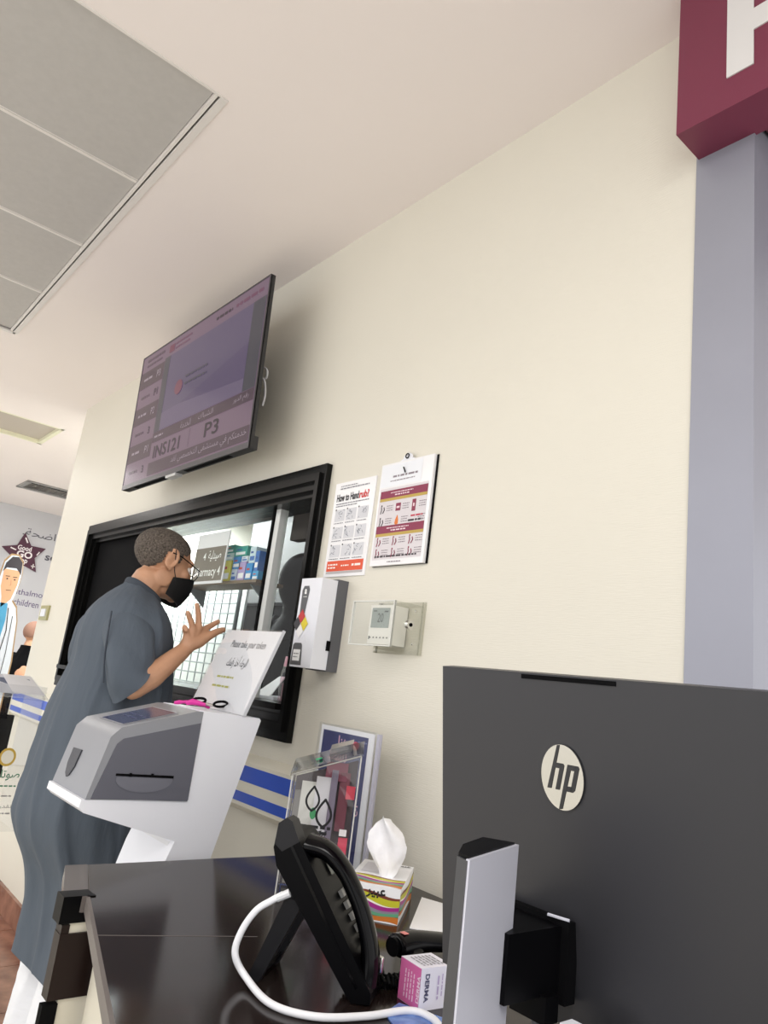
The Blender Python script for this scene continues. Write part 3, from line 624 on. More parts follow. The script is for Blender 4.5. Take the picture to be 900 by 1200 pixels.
# ==================================================================== token kiosk
kx0, kx1 = -2.03, -1.78
t = thing('token_kiosk', 'white freestanding ticket kiosk with a grey printer head', 'kiosk', (-1.9, .85, FZ))
body = [(.652, .944), (.650, .926), (.663, .915), (.902, .848), (.885, .80), (.76, .30), (.64, FZ + .03), (.62, FZ + .03), (.62, FZ), (1.0, FZ), (1.0, FZ + .03), (.85, FZ + .03), (.905, .36), (1.008, .80), (1.093, 1.150), (1.088, 1.156), (.918, 1.162), (.918, .944)]
def ngon_prism(pts2, x0, x1):
    bm = NB(); prism(bm, [(x0, a, b) for a, b in pts2], (x1 - x0, 0, 0)); return bm
obj('body', ngon_prism(body, kx0, kx1), M_white, t, bev=.005, seg=2)
bm = NB(); prism(bm, [(kx1 - .022, .899, .842), (kx0 + .022, .899, .842), (kx0 + .03, .872, .74), (kx1 - .03, .872, .74)], (0, .01, 0)); obj('recess_panel', bm, mat('kiosk_recess', '#dfe0e4', .4), t)
head = [(.660, .944), (.690, 1.085), (.712, 1.108), (.90, 1.160), (.918, 1.160), (.918, .944)]
bm = ngon_prism(head, kx0, kx1 + .001); obj('head', bm, M_mgrey, t, bev=.024, seg=5)
side = [(.672, .947), (.708, 1.070), (.722, 1.083), (.915, 1.132), (.915, .942)]
obj('side_panel', ngon_prism(side, kx1 - .005, kx1 + .004), M_dgrey, t, bev=.003)
obj('slot', ngon_prism([(.719, .999), (.719, 1.004), (.866, 1.002), (.866, .996)], kx1 + .0035, kx1 + .0055), M_black, t)
bm = NB(); pts = [(.722, .997)] + [(.7925 + .072 * math.cos(PI + PI * i / 14), .992 + .030 * math.sin(PI + PI * i / 14)) for i in range(15)] + [(.863, .995)]
ob = obj('ticket_scoop', ngon_prism(pts, kx1 + .002, kx1 + .0062), mat('scoop_grey', '#6d6e78', .35), t, bev=.002)
for i in range(2): obj('slot_tab', B((kx1 + .004, .752 + i * .055, .998), (kx1 + .008, .757 + i * .055, 1.006)), M_black, t)
# touch screen lying on the sloped top
sl = V((0, .188, .052)).normalized(); nrm = V((0, -sl.z, sl.y))
S = Sheet(V((kx0, .712, 1.108)) + nrm * .0005, (1, 0, 0), sl); ts = mat('touch_screen', '#3c3f55', .12, emit='#454a66', es=.25); tf = mat('screen_rim', '#b7b8c0', .3)
S.rect(tf, .058, .012, .222, .158, .0006); S.rect(ts, .064, .017, .216, .153, .0012); S.greek(mat('screen_text', '#5c6184', .3), .09, .08, .19, .006, .0016, 4); S.greek(mat('screen_text'), .10, .06, .18, .006, .0016, 5)
S.done(t, {tf: 'screen_rim', ts: 'screen'})
fr_ = V((0, .030, .141)).normalized(); S = Sheet(V((kx0, .6605, .944)), (1, 0, 0), fr_)
bm = NB(); prism(bm, [S.P(u, v, .0) for u, v in ((.055, .092), (.115, .094), (.112, .052), (.098, .030), (.084, .024), (.070, .032), (.057, .055))], S.n * .004); obj('scanner_window', bm, mat('scanner_smoke', '#34353c', .15), t)
t = thing('token_notice', 'white token notice in a tilted clear holder on the kiosk top', 'notice', (-1.94, 1.04, 1.158))
bl_ = V((-2.105, 1.037, 1.160)); up = V((0, .083, .236)).normalized(); S = Sheet(bl_, (1, 0, 0), up); W, H = .325, .25
bm = NB(); prism(bm, [S.P(0, 0), S.P(W, 0), S.P(W, H), S.P(0, H)], S.n * -.003); obj('sheet', bm, M_lam, t)
bm = NB(); prism(bm, [S.P(-.003, -.002, .001), S.P(W + .003, -.002, .001), S.P(W + .003, H + .003, .001), S.P(-.003, H + .003, .001)], S.n * .0025); obj('holder_front', bm, M_acr, t)
bm = NB(); box(bm, (-2.108, 1.03, 1.157), (-1.777, 1.092, 1.1605)); obj('holder_foot', bm, M_acr, t)
bm = NB(); prism(bm, [S.P(W + .003, -.002, -.004), S.P(W + .006, -.002, -.004), S.P(W + .006, H + .003, -.004), S.P(W + .003, H + .003, -.004)], S.n * .009); obj('holder_edge', bm, mat('holder_edge', '#c9cbd2', .2), t)
S2 = Sheet(S.P(0, 0, .0002), S.ex, S.ey); tk = ink('3c3c44'); yl = ink('b9b95e')
S2.text(tk, 'Please take your token', .070, .186, .270, .216, .0003, bold=.0); S2.text(tk, ar('الرجاء أخذ رقمك'), .098, .125, .215, .168, .0003, bold=.005)
S2.greek(yl, .078, .095, .178, .006, .0003, 3); S2.greek(yl, .074, .066, .180, .006, .0003, 8); S2.done(t, {tk: 'lettering', yl: 'lettering'})
t = thing('scissors', 'black handled scissors with a pink sheath on the kiosk top', 'scissors', (-1.93, .98, 1.162))
bm = NB(); tube(bm, spline([(-1.975, .925, 1.166), (-1.955, .95, 1.172), (-1.93, .985, 1.170), (-1.915, 1.005, 1.166)], 4), [.004 + .001 * (i % 3) for i in range(13)], 8); obj('sheath', bm, mat('hot_pink', '#d6309a', .4), t, smooth=True)
bm = NB(); tube(bm, [(-1.935, .942, 1.170), (-1.925, .955, 1.176), (-1.905, .985, 1.172)], [.006, .009, .004], 8); obj('pink_tab', bm, mat('hot_pink'), t, smooth=True)
for cx, cy_, r1, r2, tilt in ((-1.895, 1.025, .020, .013, .012), (-1.93, .975, .020, .010, .016)):
    bm = NB(); pts = [(cx + r1 * math.cos(a) * .55 , cy_ + r1 * math.sin(a), 1.172 + tilt * .5 + .008 * math.cos(a)) for a in [2 * PI * i / 16 for i in range(17)]]; tube(bm, pts, .0036, 8, caps=False); obj('handle', bm, M_black, t, smooth=True)
bm = NB(); tube(bm, [(-1.90, 1.005, 1.172), (-1.94, .955, 1.178)], .004, 8); obj('blade', bm, M_chrome, t)

# ==================================================================== people
def head_blobs(bm, M):
    """M maps head axes (x right side, y forward, z up; origin between the ears) into the world"""
    def E(c, r, rot=None, sub=3): ell(bm, M @ V(c), r, (M.to_3x3() @ (rot or Matrix.Identity(3))), sub)
    def C(pts, r): capsule(bm, [M @ V(p) for p in pts], r, 10)
    E((0, -.012, .028), (.076, .098, .083)); E((0, .040, -.03), (.062, .060, .085)); E((0, .045, -.085), (.050, .052, .040)); E((0, .084, -.104), (.024, .020, .020))
    E((0, .080, .028), (.050, .020, .018)); C([(0, .096, .008), (0, .113, -.03)], [.009, .013]); E((0, .104, -.038), (.017, .013, .010))
    for s in (-1, 1):
        E((s * .040, .070, -.024), (.024, .022, .024)); E((s * .052, .012, -.062), (.012, .034, .036))
        R = Matrix.Rotation(-.2, 3, 'X') @ Matrix.Rotation(s * .25, 3, 'Z')
        E((s * .078, -.006, -.002), (.007, .019, .032), R)
        pts = [(s * (.083), -.006 + .021 * math.cos(a), .002 + .033 * math.sin(a)) for a in [-1.9 + i * .42 for i in range(10)]]; C(pts, [.0052] * 10)
        E((s * .080, .004, -.032), (.006, .009, .010))
    E((0, .098, -.072), (.024, .012, .008)); E((0, .096, -.082), (.020, .011, .007))
def rings_loft(bm, rings, n=72, per=6, fold=0.0, seed=0, freq=7, caps=True, foldfun=None):
    """rings: (back(y,z), front(y,z), rx, xc): tilted superellipse sections, interpolated and creased"""
    ctl = [V((b[0], b[1], f[0], f[1], rx)) if False else (b[0], b[1], f[0], f[1], rx, xc) for b, f, rx, xc in rings]
    out = []
    for i in range(len(ctl) - 1):
        p0 = ctl[max(0, i - 1)]; p1 = ctl[i]; p2 = ctl[i + 1]; p3 = ctl[min(len(ctl) - 1, i + 2)]
        for k in range(per):
            t = k / per; out.append([0.5 * ((2 * b) + (c - a) * t + (2 * a - 5 * b + 4 * c - d_) * t * t + (3 * b - a - 3 * c + d_) * t ** 3) for a, b, c, d_ in zip(p0, p1, p2, p3)])
    out.append(list(ctl[-1])); R = []
    for i, (by, bz, fy, fz, rx, xc) in enumerate(out):
        f = i / (len(out) - 1); c = V((xc, (by + fy) / 2, (bz + fz) / 2)); u = V((0, (fy - by) / 2, (fz - bz) / 2)); ring = []
        for k in range(n):
            a = 2 * PI * k / n; ca, sa = math.cos(a), math.sin(a)
            ca2 = math.copysign(abs(ca) ** .85, ca); sa2 = math.copysign(abs(sa) ** .85, sa)
            p = c + u * ca2 + V((rx * sa2, 0, 0))
            dirn = (u * ca + V((rx * sa, 0, 0))).normalized(); amp = fold * (foldfun(f) if foldfun else 1)
            w = math.sin(freq * a + 2.6 * math.sin(f * 3.1 + seed) + seed) * .5 + math.sin((freq + 4) * a - 5 * f + 2 * seed) * .35 + (noise.noise(V((p.x * 7, p.y * 7, p.z * 4)) + V((seed, 0, 0))) * 1.4)
            rg1 = (1 - abs(math.sin(freq * .5 * a + 1.3 * math.sin(2.2 * f + seed) + 2.4 * f))) ** 3; rg2 = (1 - abs(math.sin((freq * .5 + 1.5) * a - 2.0 * f + .9 * math.sin(5 * f) + seed))) ** 4
            ring.append(p + dirn * amp * (.8 * w + 1.2 * rg1 + .7 * rg2 - .5))
        R.append(ring)
    loft(bm, R, caps)

hc = V((-2.43, 1.0, 1.612)); HM = Matrix.Translation(hc) @ Matrix.Rotation(-.27, 4, 'X') @ Matrix.Diagonal((1, 1.02, .95, 1))
man = thing('person', 'person in a long slate grey thobe and black face mask gesturing at the window', 'person', (-2.44, .92, FZ))
bm = NB(); head_blobs(bm, HM)
capsule(bm, [(-2.43, .962, 1.535), (-2.435, .94, 1.46), (-2.44, .92, 1.40)], [.056, .060, .075])
ell(bm, (-2.44, .925, 1.27), (.165, .10, .17)); ell(bm, (-2.45, .91, 1.05), (.145, .105, .2)); ell(bm, (-2.45, .90, .86), (.155, .125, .15))
for s in (-1, 1):
    capsule(bm, [(-2.45 + s * .09, .90, .80), (-2.45 + s * .095, .93, .38), (-2.45 + s * .10, .90, FZ + .09)], [.085, .058, .038])
    capsule(bm, [(-2.45 + s * .10, .885, FZ + .045), (-2.45 + s * .115, .985, FZ + .035), (-2.45 + s * .12, 1.06, FZ + .028)], [.036, .034, .022])
# right arm (towards the camera), raised open hand
capsule(bm, [(-2.315, .89, 1.365), (-2.235, .89, 1.28), (-2.205, .893, 1.186)], [.046, .042, .036])
capsule(bm, [(-2.205, .893, 1.186), (-2.212, .945, 1.224), (-2.225, 1.0, 1.275), (-2.238, 1.045, 1.315)], [.036, .038, .032, .026])
# left arm folded onto the sill
capsule(bm, [(-2.58, .90, 1.385), (-2.65, .91, 1.27), (-2.66, .93, 1.16), (-2.64, .985, 1.06), (-2.62, 1.03, .98)], [.046, .046, .040, .032, .026])
ell(bm, (-2.615, 1.045, .935), (.018, .042, .045))
for i, (dy, l) in enumerate(((-.028, .05), (-.010, .06), (.010, .055), (.028, .04))): capsule(bm, [(-2.613, 1.045 + dy, .905), (-2.61, 1.048 + dy, .905 - l * .55), (-2.60, 1.05 + dy, .905 - l)], [.0095, .009, .0078], 8)
capsule(bm, [(-2.605, 1.075, .955), (-2.59, 1.095, .93), (-2.585, 1.10, .905)], [.012, .010, .008], 8)
X = -2.24
def hp_(y, z, dx=0): return (X + dx, y, z)
for y, z, r, dx in ((1.046, 1.362, .0125, .006), (1.064, 1.386, .013, .002), (1.086, 1.396, .0132, -.004), (1.104, 1.388, .0135, -.012)):
    capsule(bm, [hp_(1.050, 1.320), hp_((1.05 + y) / 2 + .004, (1.32 + z) / 2, dx * .5), hp_(y, z, dx)], [.025, .021, r + .001], 10)
for pts, rr in (([(1.046, 1.362, .006), (1.036, 1.380, .010), (1.026, 1.388, .020), (1.030, 1.380, .030)], [.0108, .0104, .0097, .0086]),
                ([(1.064, 1.386, .002), (1.054, 1.408, .004), (1.041, 1.424, .008), (1.031, 1.436, .014)], [.0112, .0106, .0097, .0084]),
                ([(1.086, 1.396, -.004), (1.081, 1.424, -.004), (1.072, 1.448, .000), (1.061, 1.467, .006)], [.0116, .0110, .0100, .0086]),
                ([(1.104, 1.388, -.012), (1.126, 1.402, -.020), (1.146, 1.415, -.024), (1.163, 1.427, -.024)], [.0116, .0106, .0098, .0084]),
                ([(1.062, 1.336, .006), (1.092, 1.350, .008), (1.124, 1.374, .006), (1.152, 1.392, .002), (1.176, 1.402, -.002)], [.023, .020, .0145, .0122, .0096])):
    capsule(bm, [hp_(*p) for p in pts], rr, 10)
body_ = obj('body', bm, M_skin, man); remesh(body_, .0042, 4, .5)
# eyes
for s in (-1, 1):
    bm = NB(); ell(bm, HM @ V((s * .033, .083, .002)), (.0125, .0125, .0125), None, 2); ey = obj('eye', bm, mat('eye_white', '#e4ddd6', .3), man, smooth=True)
    bm = NB(); ell(bm, HM @ V((s * .033, .0925, .001)), (.006, .004, .006), None, 2); obj('iris', bm, mat('iris_brown', '#2e1d14', .3), ey, smooth=True)
# hair cap
bm = NB(); ell(bm, (0, -.012, .028), (.0795, .1015, .0865), None, 5)
def hairline(p):
    y, z = p.y, p.z
    if y < -.05: h = -.068 + (y + .11) * .12
    elif y < -.022: h = -.06 + (y + .05) * 1.2
    elif y < .022: h = .018 + max(0, (.004 - abs(y))) 
    elif y < .036: h = -.008 + (y - .022) * 1.0
    elif y < .05: h = .036
    elif y < .062: h = .044 + (y - .05) * 1.4
    else: h = .078
    return z > h
bmesh.ops.delete(bm, geom=[v for v in bm.verts if not hairline(v.co)], context='VERTS')
for v in bm.verts: v.co += v.co.normalized() * .0018 * noise.noise(v.co * 160)
bd = [e for e in bm.edges if e.is_boundary]; r_ = bmesh.ops.extrude_edge_only(bm, edges=bd)
for v in [g for g in r_['geom'] if isinstance(g, bmesh.types.BMVert)]: v.co = V((v.co.x * .9, v.co.y * .93, v.co.z * .93))
bmesh.ops.transform(bm, matrix=HM, verts=bm.verts); obj('hair', bm, M_hair, man, smooth=True, angle=70)
# mask
bm = NB(); G = []
for layer in (0, -.004):
    rows = []
    for j in range(9):
        t_ = j / 8; row = []
        for i in range(25):
            th = (i / 24 - .5) * 2 * math.radians(86); c_ = math.cos(th)
            zt = -.014 - .040 * (1 - c_); zb = -.132 + .016 * (1 - c_); z = zt + (zb - zt) * t_
            bulge = math.sin(PI * min(1, t_ * .9 + .1)) * .016 * (c_ ** 2)
            R_ = .098 + layer; row.append(bm.verts.new(V(((.070 + layer) * math.sin(th), .026 + R_ * c_ * (1 - .10 * t_) + bulge, z))))
        rows.append(row)
    G.append(rows)
for rows in G:
    for j in range(8):
        for i in range(24): bm.faces.new((rows[j][i], rows[j][i + 1], rows[j + 1][i + 1], rows[j + 1][i]))
for i in range(24):
    for j in (0, 8): bm.faces.new((G[0][j][i], G[0][j][i + 1], G[1][j][i + 1], G[1][j][i]))
for j in range(8):
    for i in (0, 24): bm.faces.new((G[0][j][i], G[0][j + 1][i], G[1][j + 1][i], G[1][j][i]))
bmesh.ops.transform(bm, matrix=HM, verts=bm.verts); mk = obj('face_mask', bm, M_mask, man, smooth=True, angle=50)
for s in (-1, 1):
    bm = NB(); tube(bm, spline([HM @ V(p) for p in ((s * .069, .045, -.058), (s * .074, .022, -.028), (s * .084, .004, .008), (s * .088, -.008, .036))], 5), .0016, 6)
    obj('ear_loop', bm, M_mask, mk, smooth=True)
# glasses
gl = []
bm = NB()
for s in (-1, 1): tube(bm, spline([HM @ V(p) for p in ((s * .086, -.012, .020), (s * .080, .02, .024), (s * .072, .07, .018), (s * .062, .112, .012))], 6), .0020, 6)
for s in (-1, 1): tube(bm, [HM @ V((s * .034 + .026 * math.cos(a), .118 - abs(s * .034 + .026 * math.cos(a)) * .08, -.004 + .019 * math.sin(a))) for a in [2 * PI * i / 20 for i in range(21)]], .0016, 6, caps=False)
tube(bm, [HM @ V((-.010, .117, .0)), HM @ V((0, .122, .003)), HM @ V((.010, .117, .0))], .0016, 6)
ge = obj('glasses', bm, M_black, man, smooth=True)
for s in (-1, 1):
    bm = NB(); vs = [bm.verts.new(HM @ V((s * .034 + .025 * math.cos(a), .117 - abs(s * .034 + .025 * math.cos(a)) * .08, -.004 + .018 * math.sin(a)))) for a in [2 * PI * i / 20 for i in range(20)]]; bm.faces.new(vs); obj('lens', bm, M_glass, ge)
# thobe
rg = [((.817, .375), (1.10, .17), .225, -2.45), ((.814, .46), (1.10, .30), .215, -2.45), ((.806, .55), (1.09, .45), .205, -2.45), ((.785, .635), (1.09, .60), .205, -2.45),
      ((.735, .73), (1.10, .73), .21, -2.45), ((.715, .80), (1.10, .80), .212, -2.45), ((.719, .88), (1.10, .90), .207, -2.45), ((.735, 1.015), (1.10, 1.02), .190, -2.45),
      ((.755, 1.12), (1.10, 1.13), .184, -2.448), ((.782, 1.235), (1.09, 1.22), .184, -2.445), ((.785, 1.33), (1.068, 1.315), .198, -2.443), ((.797, 1.40), (1.052, 1.370), .196, -2.44),
      ((.822, 1.447), (1.035, 1.412), .166, -2.437), ((.858, 1.488), (1.020, 1.442), .112, -2.434), ((.893, 1.518), (1.008, 1.462), .070, -2.432)]
bm = NB(); rings_loft(bm, rg, n=128, per=8, fold=.013, seed=1.7, freq=7, caps=False, foldfun=lambda f: max(.12, 1.25 - 1.2 * f))
obj('thobe', bm, M_cloth, man, smooth=True, angle=80)
bm = NB(); rings_loft(bm, [((.886, 1.508), (1.014, 1.452), .076, -2.432), ((.889, 1.527), (1.012, 1.470), .068, -2.432), ((.893, 1.535), (1.006, 1.477), .062, -2.432)], n=40, per=3, caps=False)
obj('collar', bm, M_clothd, man, smooth=True)
def sleeve(sx, name, rr):
    bm = NB(); R = []
    ctl = [[V(a) for a in q] for q in rr]; pts = []
    cs = spline([q[0] for q in ctl], 6); us = spline([q[1] for q in ctl], 6); ws = spline([q[2] for q in ctl], 6)
    for i, (c, u, w_) in enumerate(zip(cs, us, ws)):
        f = i / len(cs); ring = []
        for k in range(48):
            a = 2 * PI * k / 48; p = c + u * math.cos(a) + w_ * math.sin(a); dd = (p - c).normalized()
            ring.append(p + dd * (.006 * math.sin(3 * a + 9 * f + 1) * f + .010 * noise.noise(p * 13) * (0.4 + f)))
        R.append(ring)
    last = R[-1]; cc = sum(last, V()) / 48; c0 = cs[-4]
    R.append([cc + (p - cc) * .93 for p in last]); R.append([c0 + (p - cc) * .80 for p in last])
    loft(bm, R, caps=False); return obj('sleeve', bm, M_cloth, man, smooth=True, angle=75)
sleeve(1, 'sleeve', [((-2.38, .895, 1.362), (0, .086, .0), (.0, 0, .080)), ((-2.305, .888, 1.345), (0, .082, .0), (.042, 0, .062)), ((-2.262, .882, 1.290), (0, .076, .008), (.058, 0, .030)),
                     ((-2.238, .884, 1.235), (0, .068, .030), (.062, 0, .006)), ((-2.226, .902, 1.200), (0, .047, .066), (.064, 0, -.002))])
sleeve(-1, 'sleeve', [((-2.52, .895, 1.362), (0, .086, .0), (.0, 0, .080)), ((-2.585, .888, 1.345), (0, .082, .0), (-.042, 0, .062)), ((-2.628, .89, 1.290), (0, .076, .008), (-.058, 0, .030)),
                      ((-2.648, .905, 1.235), (0, .068, .030), (-.062, 0, .006)), ((-2.655, .935, 1.170), (0, .062, .030), (-.064, 0, -.002))])
bm = NB(); tube(bm, spline([(-2.285, .808, 1.405), (-2.262, .803, 1.34), (-2.250, .803, 1.27), (-2.238, .812, 1.19)], 8), .0028, 6); obj('seam', bm, M_clothd, man, smooth=True)
# white trousers and sandals
M_trou = mat('white_trouser_cotton', '#e9ebf0', .85, bump=.35, bscale=22, stretch=(1, 1, 3))
for s in (-1, 1):
    bm = NB(); rings_loft(bm, [((.87, .50), (1.0, .48), .07, -2.45 + s * .085), ((.862, .38), (.995, .36), .075, -2.45 + s * .09), ((.845, .2), (.985, .19), .078, -2.45 + s * .095), ((.845, FZ + .10), (.965, FZ + .09), .065, -2.45 + s * .10)], n=40, per=8, fold=.006, seed=s * 2.2, freq=4, caps=False)
    obj('trouser_leg', bm, M_trou, man, smooth=True, angle=80)
    bm = NB(); prism(bm, [(-2.45 + s * .11 + dx, y, FZ) for dx, y in ((-.035, .84), (.035, .84), (.042, 1.0), (.04, 1.08), (.0, 1.105), (-.04, 1.08), (-.04, 1.0))], (0, 0, .018)); obj('sandal', bm, mat('brown_sandal', '#4b3426', .6), man, bev=.004)
    bm = NB(); tube(bm, spline([(-2.45 + s * .115 - .042, 1.0, FZ + .012), (-2.45 + s * .115 - .02, 1.0, FZ + .075), (-2.45 + s * .115 + .02, 1.0, FZ + .075), (-2.45 + s * .115 + .042, 1.0, FZ + .012)], 5), .007, 6); obj('sandal_strap', bm, mat('brown_sandal'), man, smooth=True)

def robed(label, x, y, ztop, yaw, veil):
    """standing person in a black robe; veil covers the head"""
    M = Matrix.Translation((x, y, 0)) @ Matrix.Rotation(yaw, 4, 'Z'); hz = ztop - .115
    p = thing('person', label, 'person', (x, y, FZ)); bm = NB()
    head_blobs(bm, M @ Matrix.Translation((0, .02, hz)))
    P = lambda a, b, c: M @ V((a, b, c)); s_ = hz - .215
    capsule(bm, [P(0, 0, hz - .07), P(0, -.01, s_)], [.052, .07]); k = (s_ - FZ) / 1.4
    ell(bm, P(0, -.01, s_ - .14), (.16, .10, .17)); ell(bm, P(0, 0, s_ - .4), (.14, .10, .2)); ell(bm, P(0, 0, s_ - .55), (.15, .12, .14))
    for s in (-1, 1):
        capsule(bm, [P(s * .09, 0, s_ - .55), P(s * .09, .01, FZ + .45 * k), P(s * .09, 0, FZ + .08)], [.08, .055, .038]); capsule(bm, [P(s * .09, 0, FZ + .04), P(s * .10, .14, FZ + .03)], [.036, .03])
        capsule(bm, [P(s * .17, -.01, s_ - .02), P(s * .22, -.01, s_ - .27), P(s * .17, .18, s_ - .36)], [.05, .042, .028]); ell(bm, P(s * .14, .23, s_ - .37), (.035, .04, .018))
        for q in range(4): capsule(bm, [P(s * .14 + (q - 1.5) * .016, .25, s_ - .37), P(s * .14 + (q - 1.5) * .017, .29, s_ - .375), P(s * .14 + (q - 1.5) * .017, .315, s_ - .39)], [.009, .0085, .0075], 8)
        capsule(bm, [P(s * .105, .235, s_ - .365), P(s * .085, .27, s_ - .37)], [.011, .009], 8)
    remesh(obj('body', bm, M_skin, p), .008, 3)
    bm = NB(); Q = [((-.12, FZ + .03), (.14, FZ + .03), .24, 0), ((-.14, s_ - .8), (.15, s_ - .8), .23, 0), ((-.14, s_ - .35), (.15, s_ - .35), .21, 0), ((-.12, s_ - .08), (.12, s_ - .08), .20, 0), ((-.09, s_ + .02), (.09, s_ + .01), .13, 0), ((-.078, s_ + .07), (.078, s_ + .06), .085, 0), ((-.068, s_ + .125), (.070, s_ + .115), .072, 0)]
    rings_loft(bm, Q, n=64, per=6, fold=.012, seed=x, freq=6, caps=False, foldfun=lambda f: 1 - .8 * f); bmesh.ops.transform(bm, matrix=M, verts=bm.verts); obj('robe', bm, M_blackm, p, smooth=True, angle=80)
    for s in (-1, 1):
        bm = NB(); tube(bm, spline([P(s * .10, -.01, s_ - .005), P(s * .20, -.01, s_ - .08), P(s * .23, 0, s_ - .27), P(s * .18, .15, s_ - .36)], 6), [.075] * 6 + [.07] * 7 + [.06] * 6, 20); obj('sleeve', bm, M_blackm, p, smooth=True)
    if veil:
        bm = NB(); ell(bm, P(0, .022, hz + .0), (.105, .165, .150), M.to_3x3(), 4); tube(bm, [P(0, -.005, hz - .02), P(0, -.01, s_ + .06), P(0, -.01, s_ - .06)], [.095, .10, .17], 28)
        remesh(obj('veil', bm, M_blackm, p), .008, 4)
    else:
        bm = NB(); ell(bm, (0, .008, hz + .028), (.079, .101, .086), None, 4); bmesh.ops.delete(bm, geom=[v for v in bm.verts if v.co.z < hz - .03 or (v.co.y > .06 and v.co.z < hz + .06) or (v.co.y > -.02 and v.co.z < hz + .02)], context='VERTS'); bmesh.ops.transform(bm, matrix=M, verts=bm.verts); obj('hair', bm, mat('sparse_hair', '#8d6a5a', .8), p, smooth=True)
    return p
robed('person in a black veil and robe behind the dark side of the service window', -2.93, 1.93, 1.83, PI + .5, True)
robed('person in black standing beyond the wall corner beside the cartoon doctor', -6.55, 1.72, 1.475, .6, False)
t = thing('dark_cabinet', 'low black cabinet inside the dark end of the pharmacy window', 'cabinet', (-3.2, 2.37, FZ))
obj('carcass', B((-4.20, 2.30, FZ), (-2.5, 2.44, 1.68)), M_black, t, bev=.01); obj('cabinet_top', B((-4.22, 2.285, 1.68), (-2.48, 2.445, 1.70)), M_blackm, t)

# ==================================================================== leaflet stand at the frame's edge
t = thing('acrylic_leaflet_stand', 'clear acrylic suggestion stand with leaflets on its sloped top', 'stand', (-3.5, .85, FZ))
bm = NB(); box(bm, (-3.505, .62, .50), (-3.497, 1.03, 1.10)); obj('front_panel', bm, M_acr, t, bev=.002)
bm = NB(); box(bm, (-3.80, 1.022, .50), (-3.505, 1.03, 1.10)); box(bm, (-3.80, .62, .50), (-3.505, .628, 1.10)); obj('side_panel', bm, M_acr, t)
bm = NB(); prism(bm, [(-3.82, .60, 1.12), (-3.49, .60, 1.04), (-3.49, 1.045, 1.04), (-3.82, 1.045, 1.12)], (0, 0, .006)); obj('sloped_top', bm, M_acr, t)
bm = NB(); cyl(bm, (-3.62, .82, FZ + .02), (0, 0, 1), .02, .60, 16); obj('post', bm, M_acr, t, smooth=True); bm = NB(); cyl(bm, (-3.62, .82, FZ), (0, 0, 1), .17, .015, 32); obj('foot', bm, M_acr, t)
S = Sheet((-3.496, .62, .5), (0, 1, 0), (0, 0, 1)); gn = ink('3f7a5c'); gld = ink('c9a94a')
S.disc(gld, .31, .30, .034, .038, .0006); S.disc(mat('emblem_inner', '#e9e6d8', .5), .31, .30, .025, .028, .001); S.text(gn, ar('صوتك يهمنا'), .18, .205, .375, .25, .0008, bold=.01); S.greek(gn, .19, .18, .37, .006, .0008, 2)
S.text(ink('777777'), ar('نقدر رأيك'), .26, .09, .37, .115, .0008); S.greek(ink('999999'), .24, .07, .37, .006, .0008, 4); S.greek(ink('999999'), .25, .14, .36, .006, .0008, 5); S.done(t, {gn: 'lettering', gld: 'emblem'})
for i, (a, b, c0) in enumerate(((.66, .80, 'dfe3ea'), (.78, .92, 'c9ccd6'), (.90, 1.03, 'e9e9ee'))):
    y = 1.0; bm = NB(); prism(bm, [(-3.80 + .01 * i, a, 1.123 + .002 * i), (-3.53, a, 1.058 + .002 * i), (-3.53 + .01 * i, b, 1.058 + .002 * i), (-3.80, b, 1.123 + .002 * i)], (0, 0, .002))
    l = thing('leaflet', ['white printed leaflet lying first on the acrylic stand top', 'grey leaflet in the middle of the acrylic stand top', 'pale leaflet nearest the wall on the acrylic stand top'][i], 'leaflet', (-3.66, (a + b) / 2, 1.08), group='leaflets on the acrylic stand')
    obj('page', bm, mat('leaflet_' + c0, '#' + c0, .5), l)
    bm = NB(); prism(bm, [(-3.74, a + .02, 1.1115 + .002 * i), (-3.62, a + .02, 1.082 + .002 * i), (-3.62, b - .02, 1.082 + .002 * i), (-3.74, b - .02, 1.1115 + .002 * i)], (0, 0, .0012)); obj('print', bm, ink(['8a5a6a', '4d5a7a', '7a8a9a'][i]), l)

# ==================================================================== reception desk
DZ = .822
t = thing('reception_desk', 'dark brown glossy reception desk against the wall', 'desk', (-.8, .95, FZ))
def onfront(x, dy=0): return .60 + (x + 1.49) * (.46 - .60) / (-.98 + 1.49) + dy
top = [(-1.71, D - .001), (-1.71, .672), (-1.49, onfront(-1.49)), (.75, onfront(.75)), (1.3, onfront(1.3)), (1.3, D - .001)]
bm = NB(); prism(bm, [(x, y, DZ - .028) for x, y in top], (0, 0, .028)); obj('worktop', bm, M_desk, t, bev=.0025)
bm = NB(); prism(bm, [(-1.712, .670, DZ - .028), (-1.712, .622, DZ - .028), (-1.508, .556, DZ - .028), (-1.492, .599, DZ - .028)], (0, 0, .0285)); obj('edge_moulding', bm, mat('desk_edge_brown', '#4a4240', .25), t, bev=.003)
bm = NB(); prism(bm, [(-1.488, onfront(-1.488, -.006), DZ - .024), (1.3, onfront(1.3, -.006), DZ - .024), (1.3, onfront(1.3, .001), DZ - .024), (-1.488, onfront(-1.488, .001), DZ - .024)], (0, 0, .0245)); obj('edge_band', bm, M_deskedge, t, bev=.001, seg=1)
obj('bracket', B((-1.535, .554, DZ - .046), (-1.496, .612, DZ + .0008)), M_black, t, bev=.002); obj('bracket_clip', B((-1.500, .600, DZ - .012), (-1.489, .612, DZ + .002)), M_black, t, bev=.001)
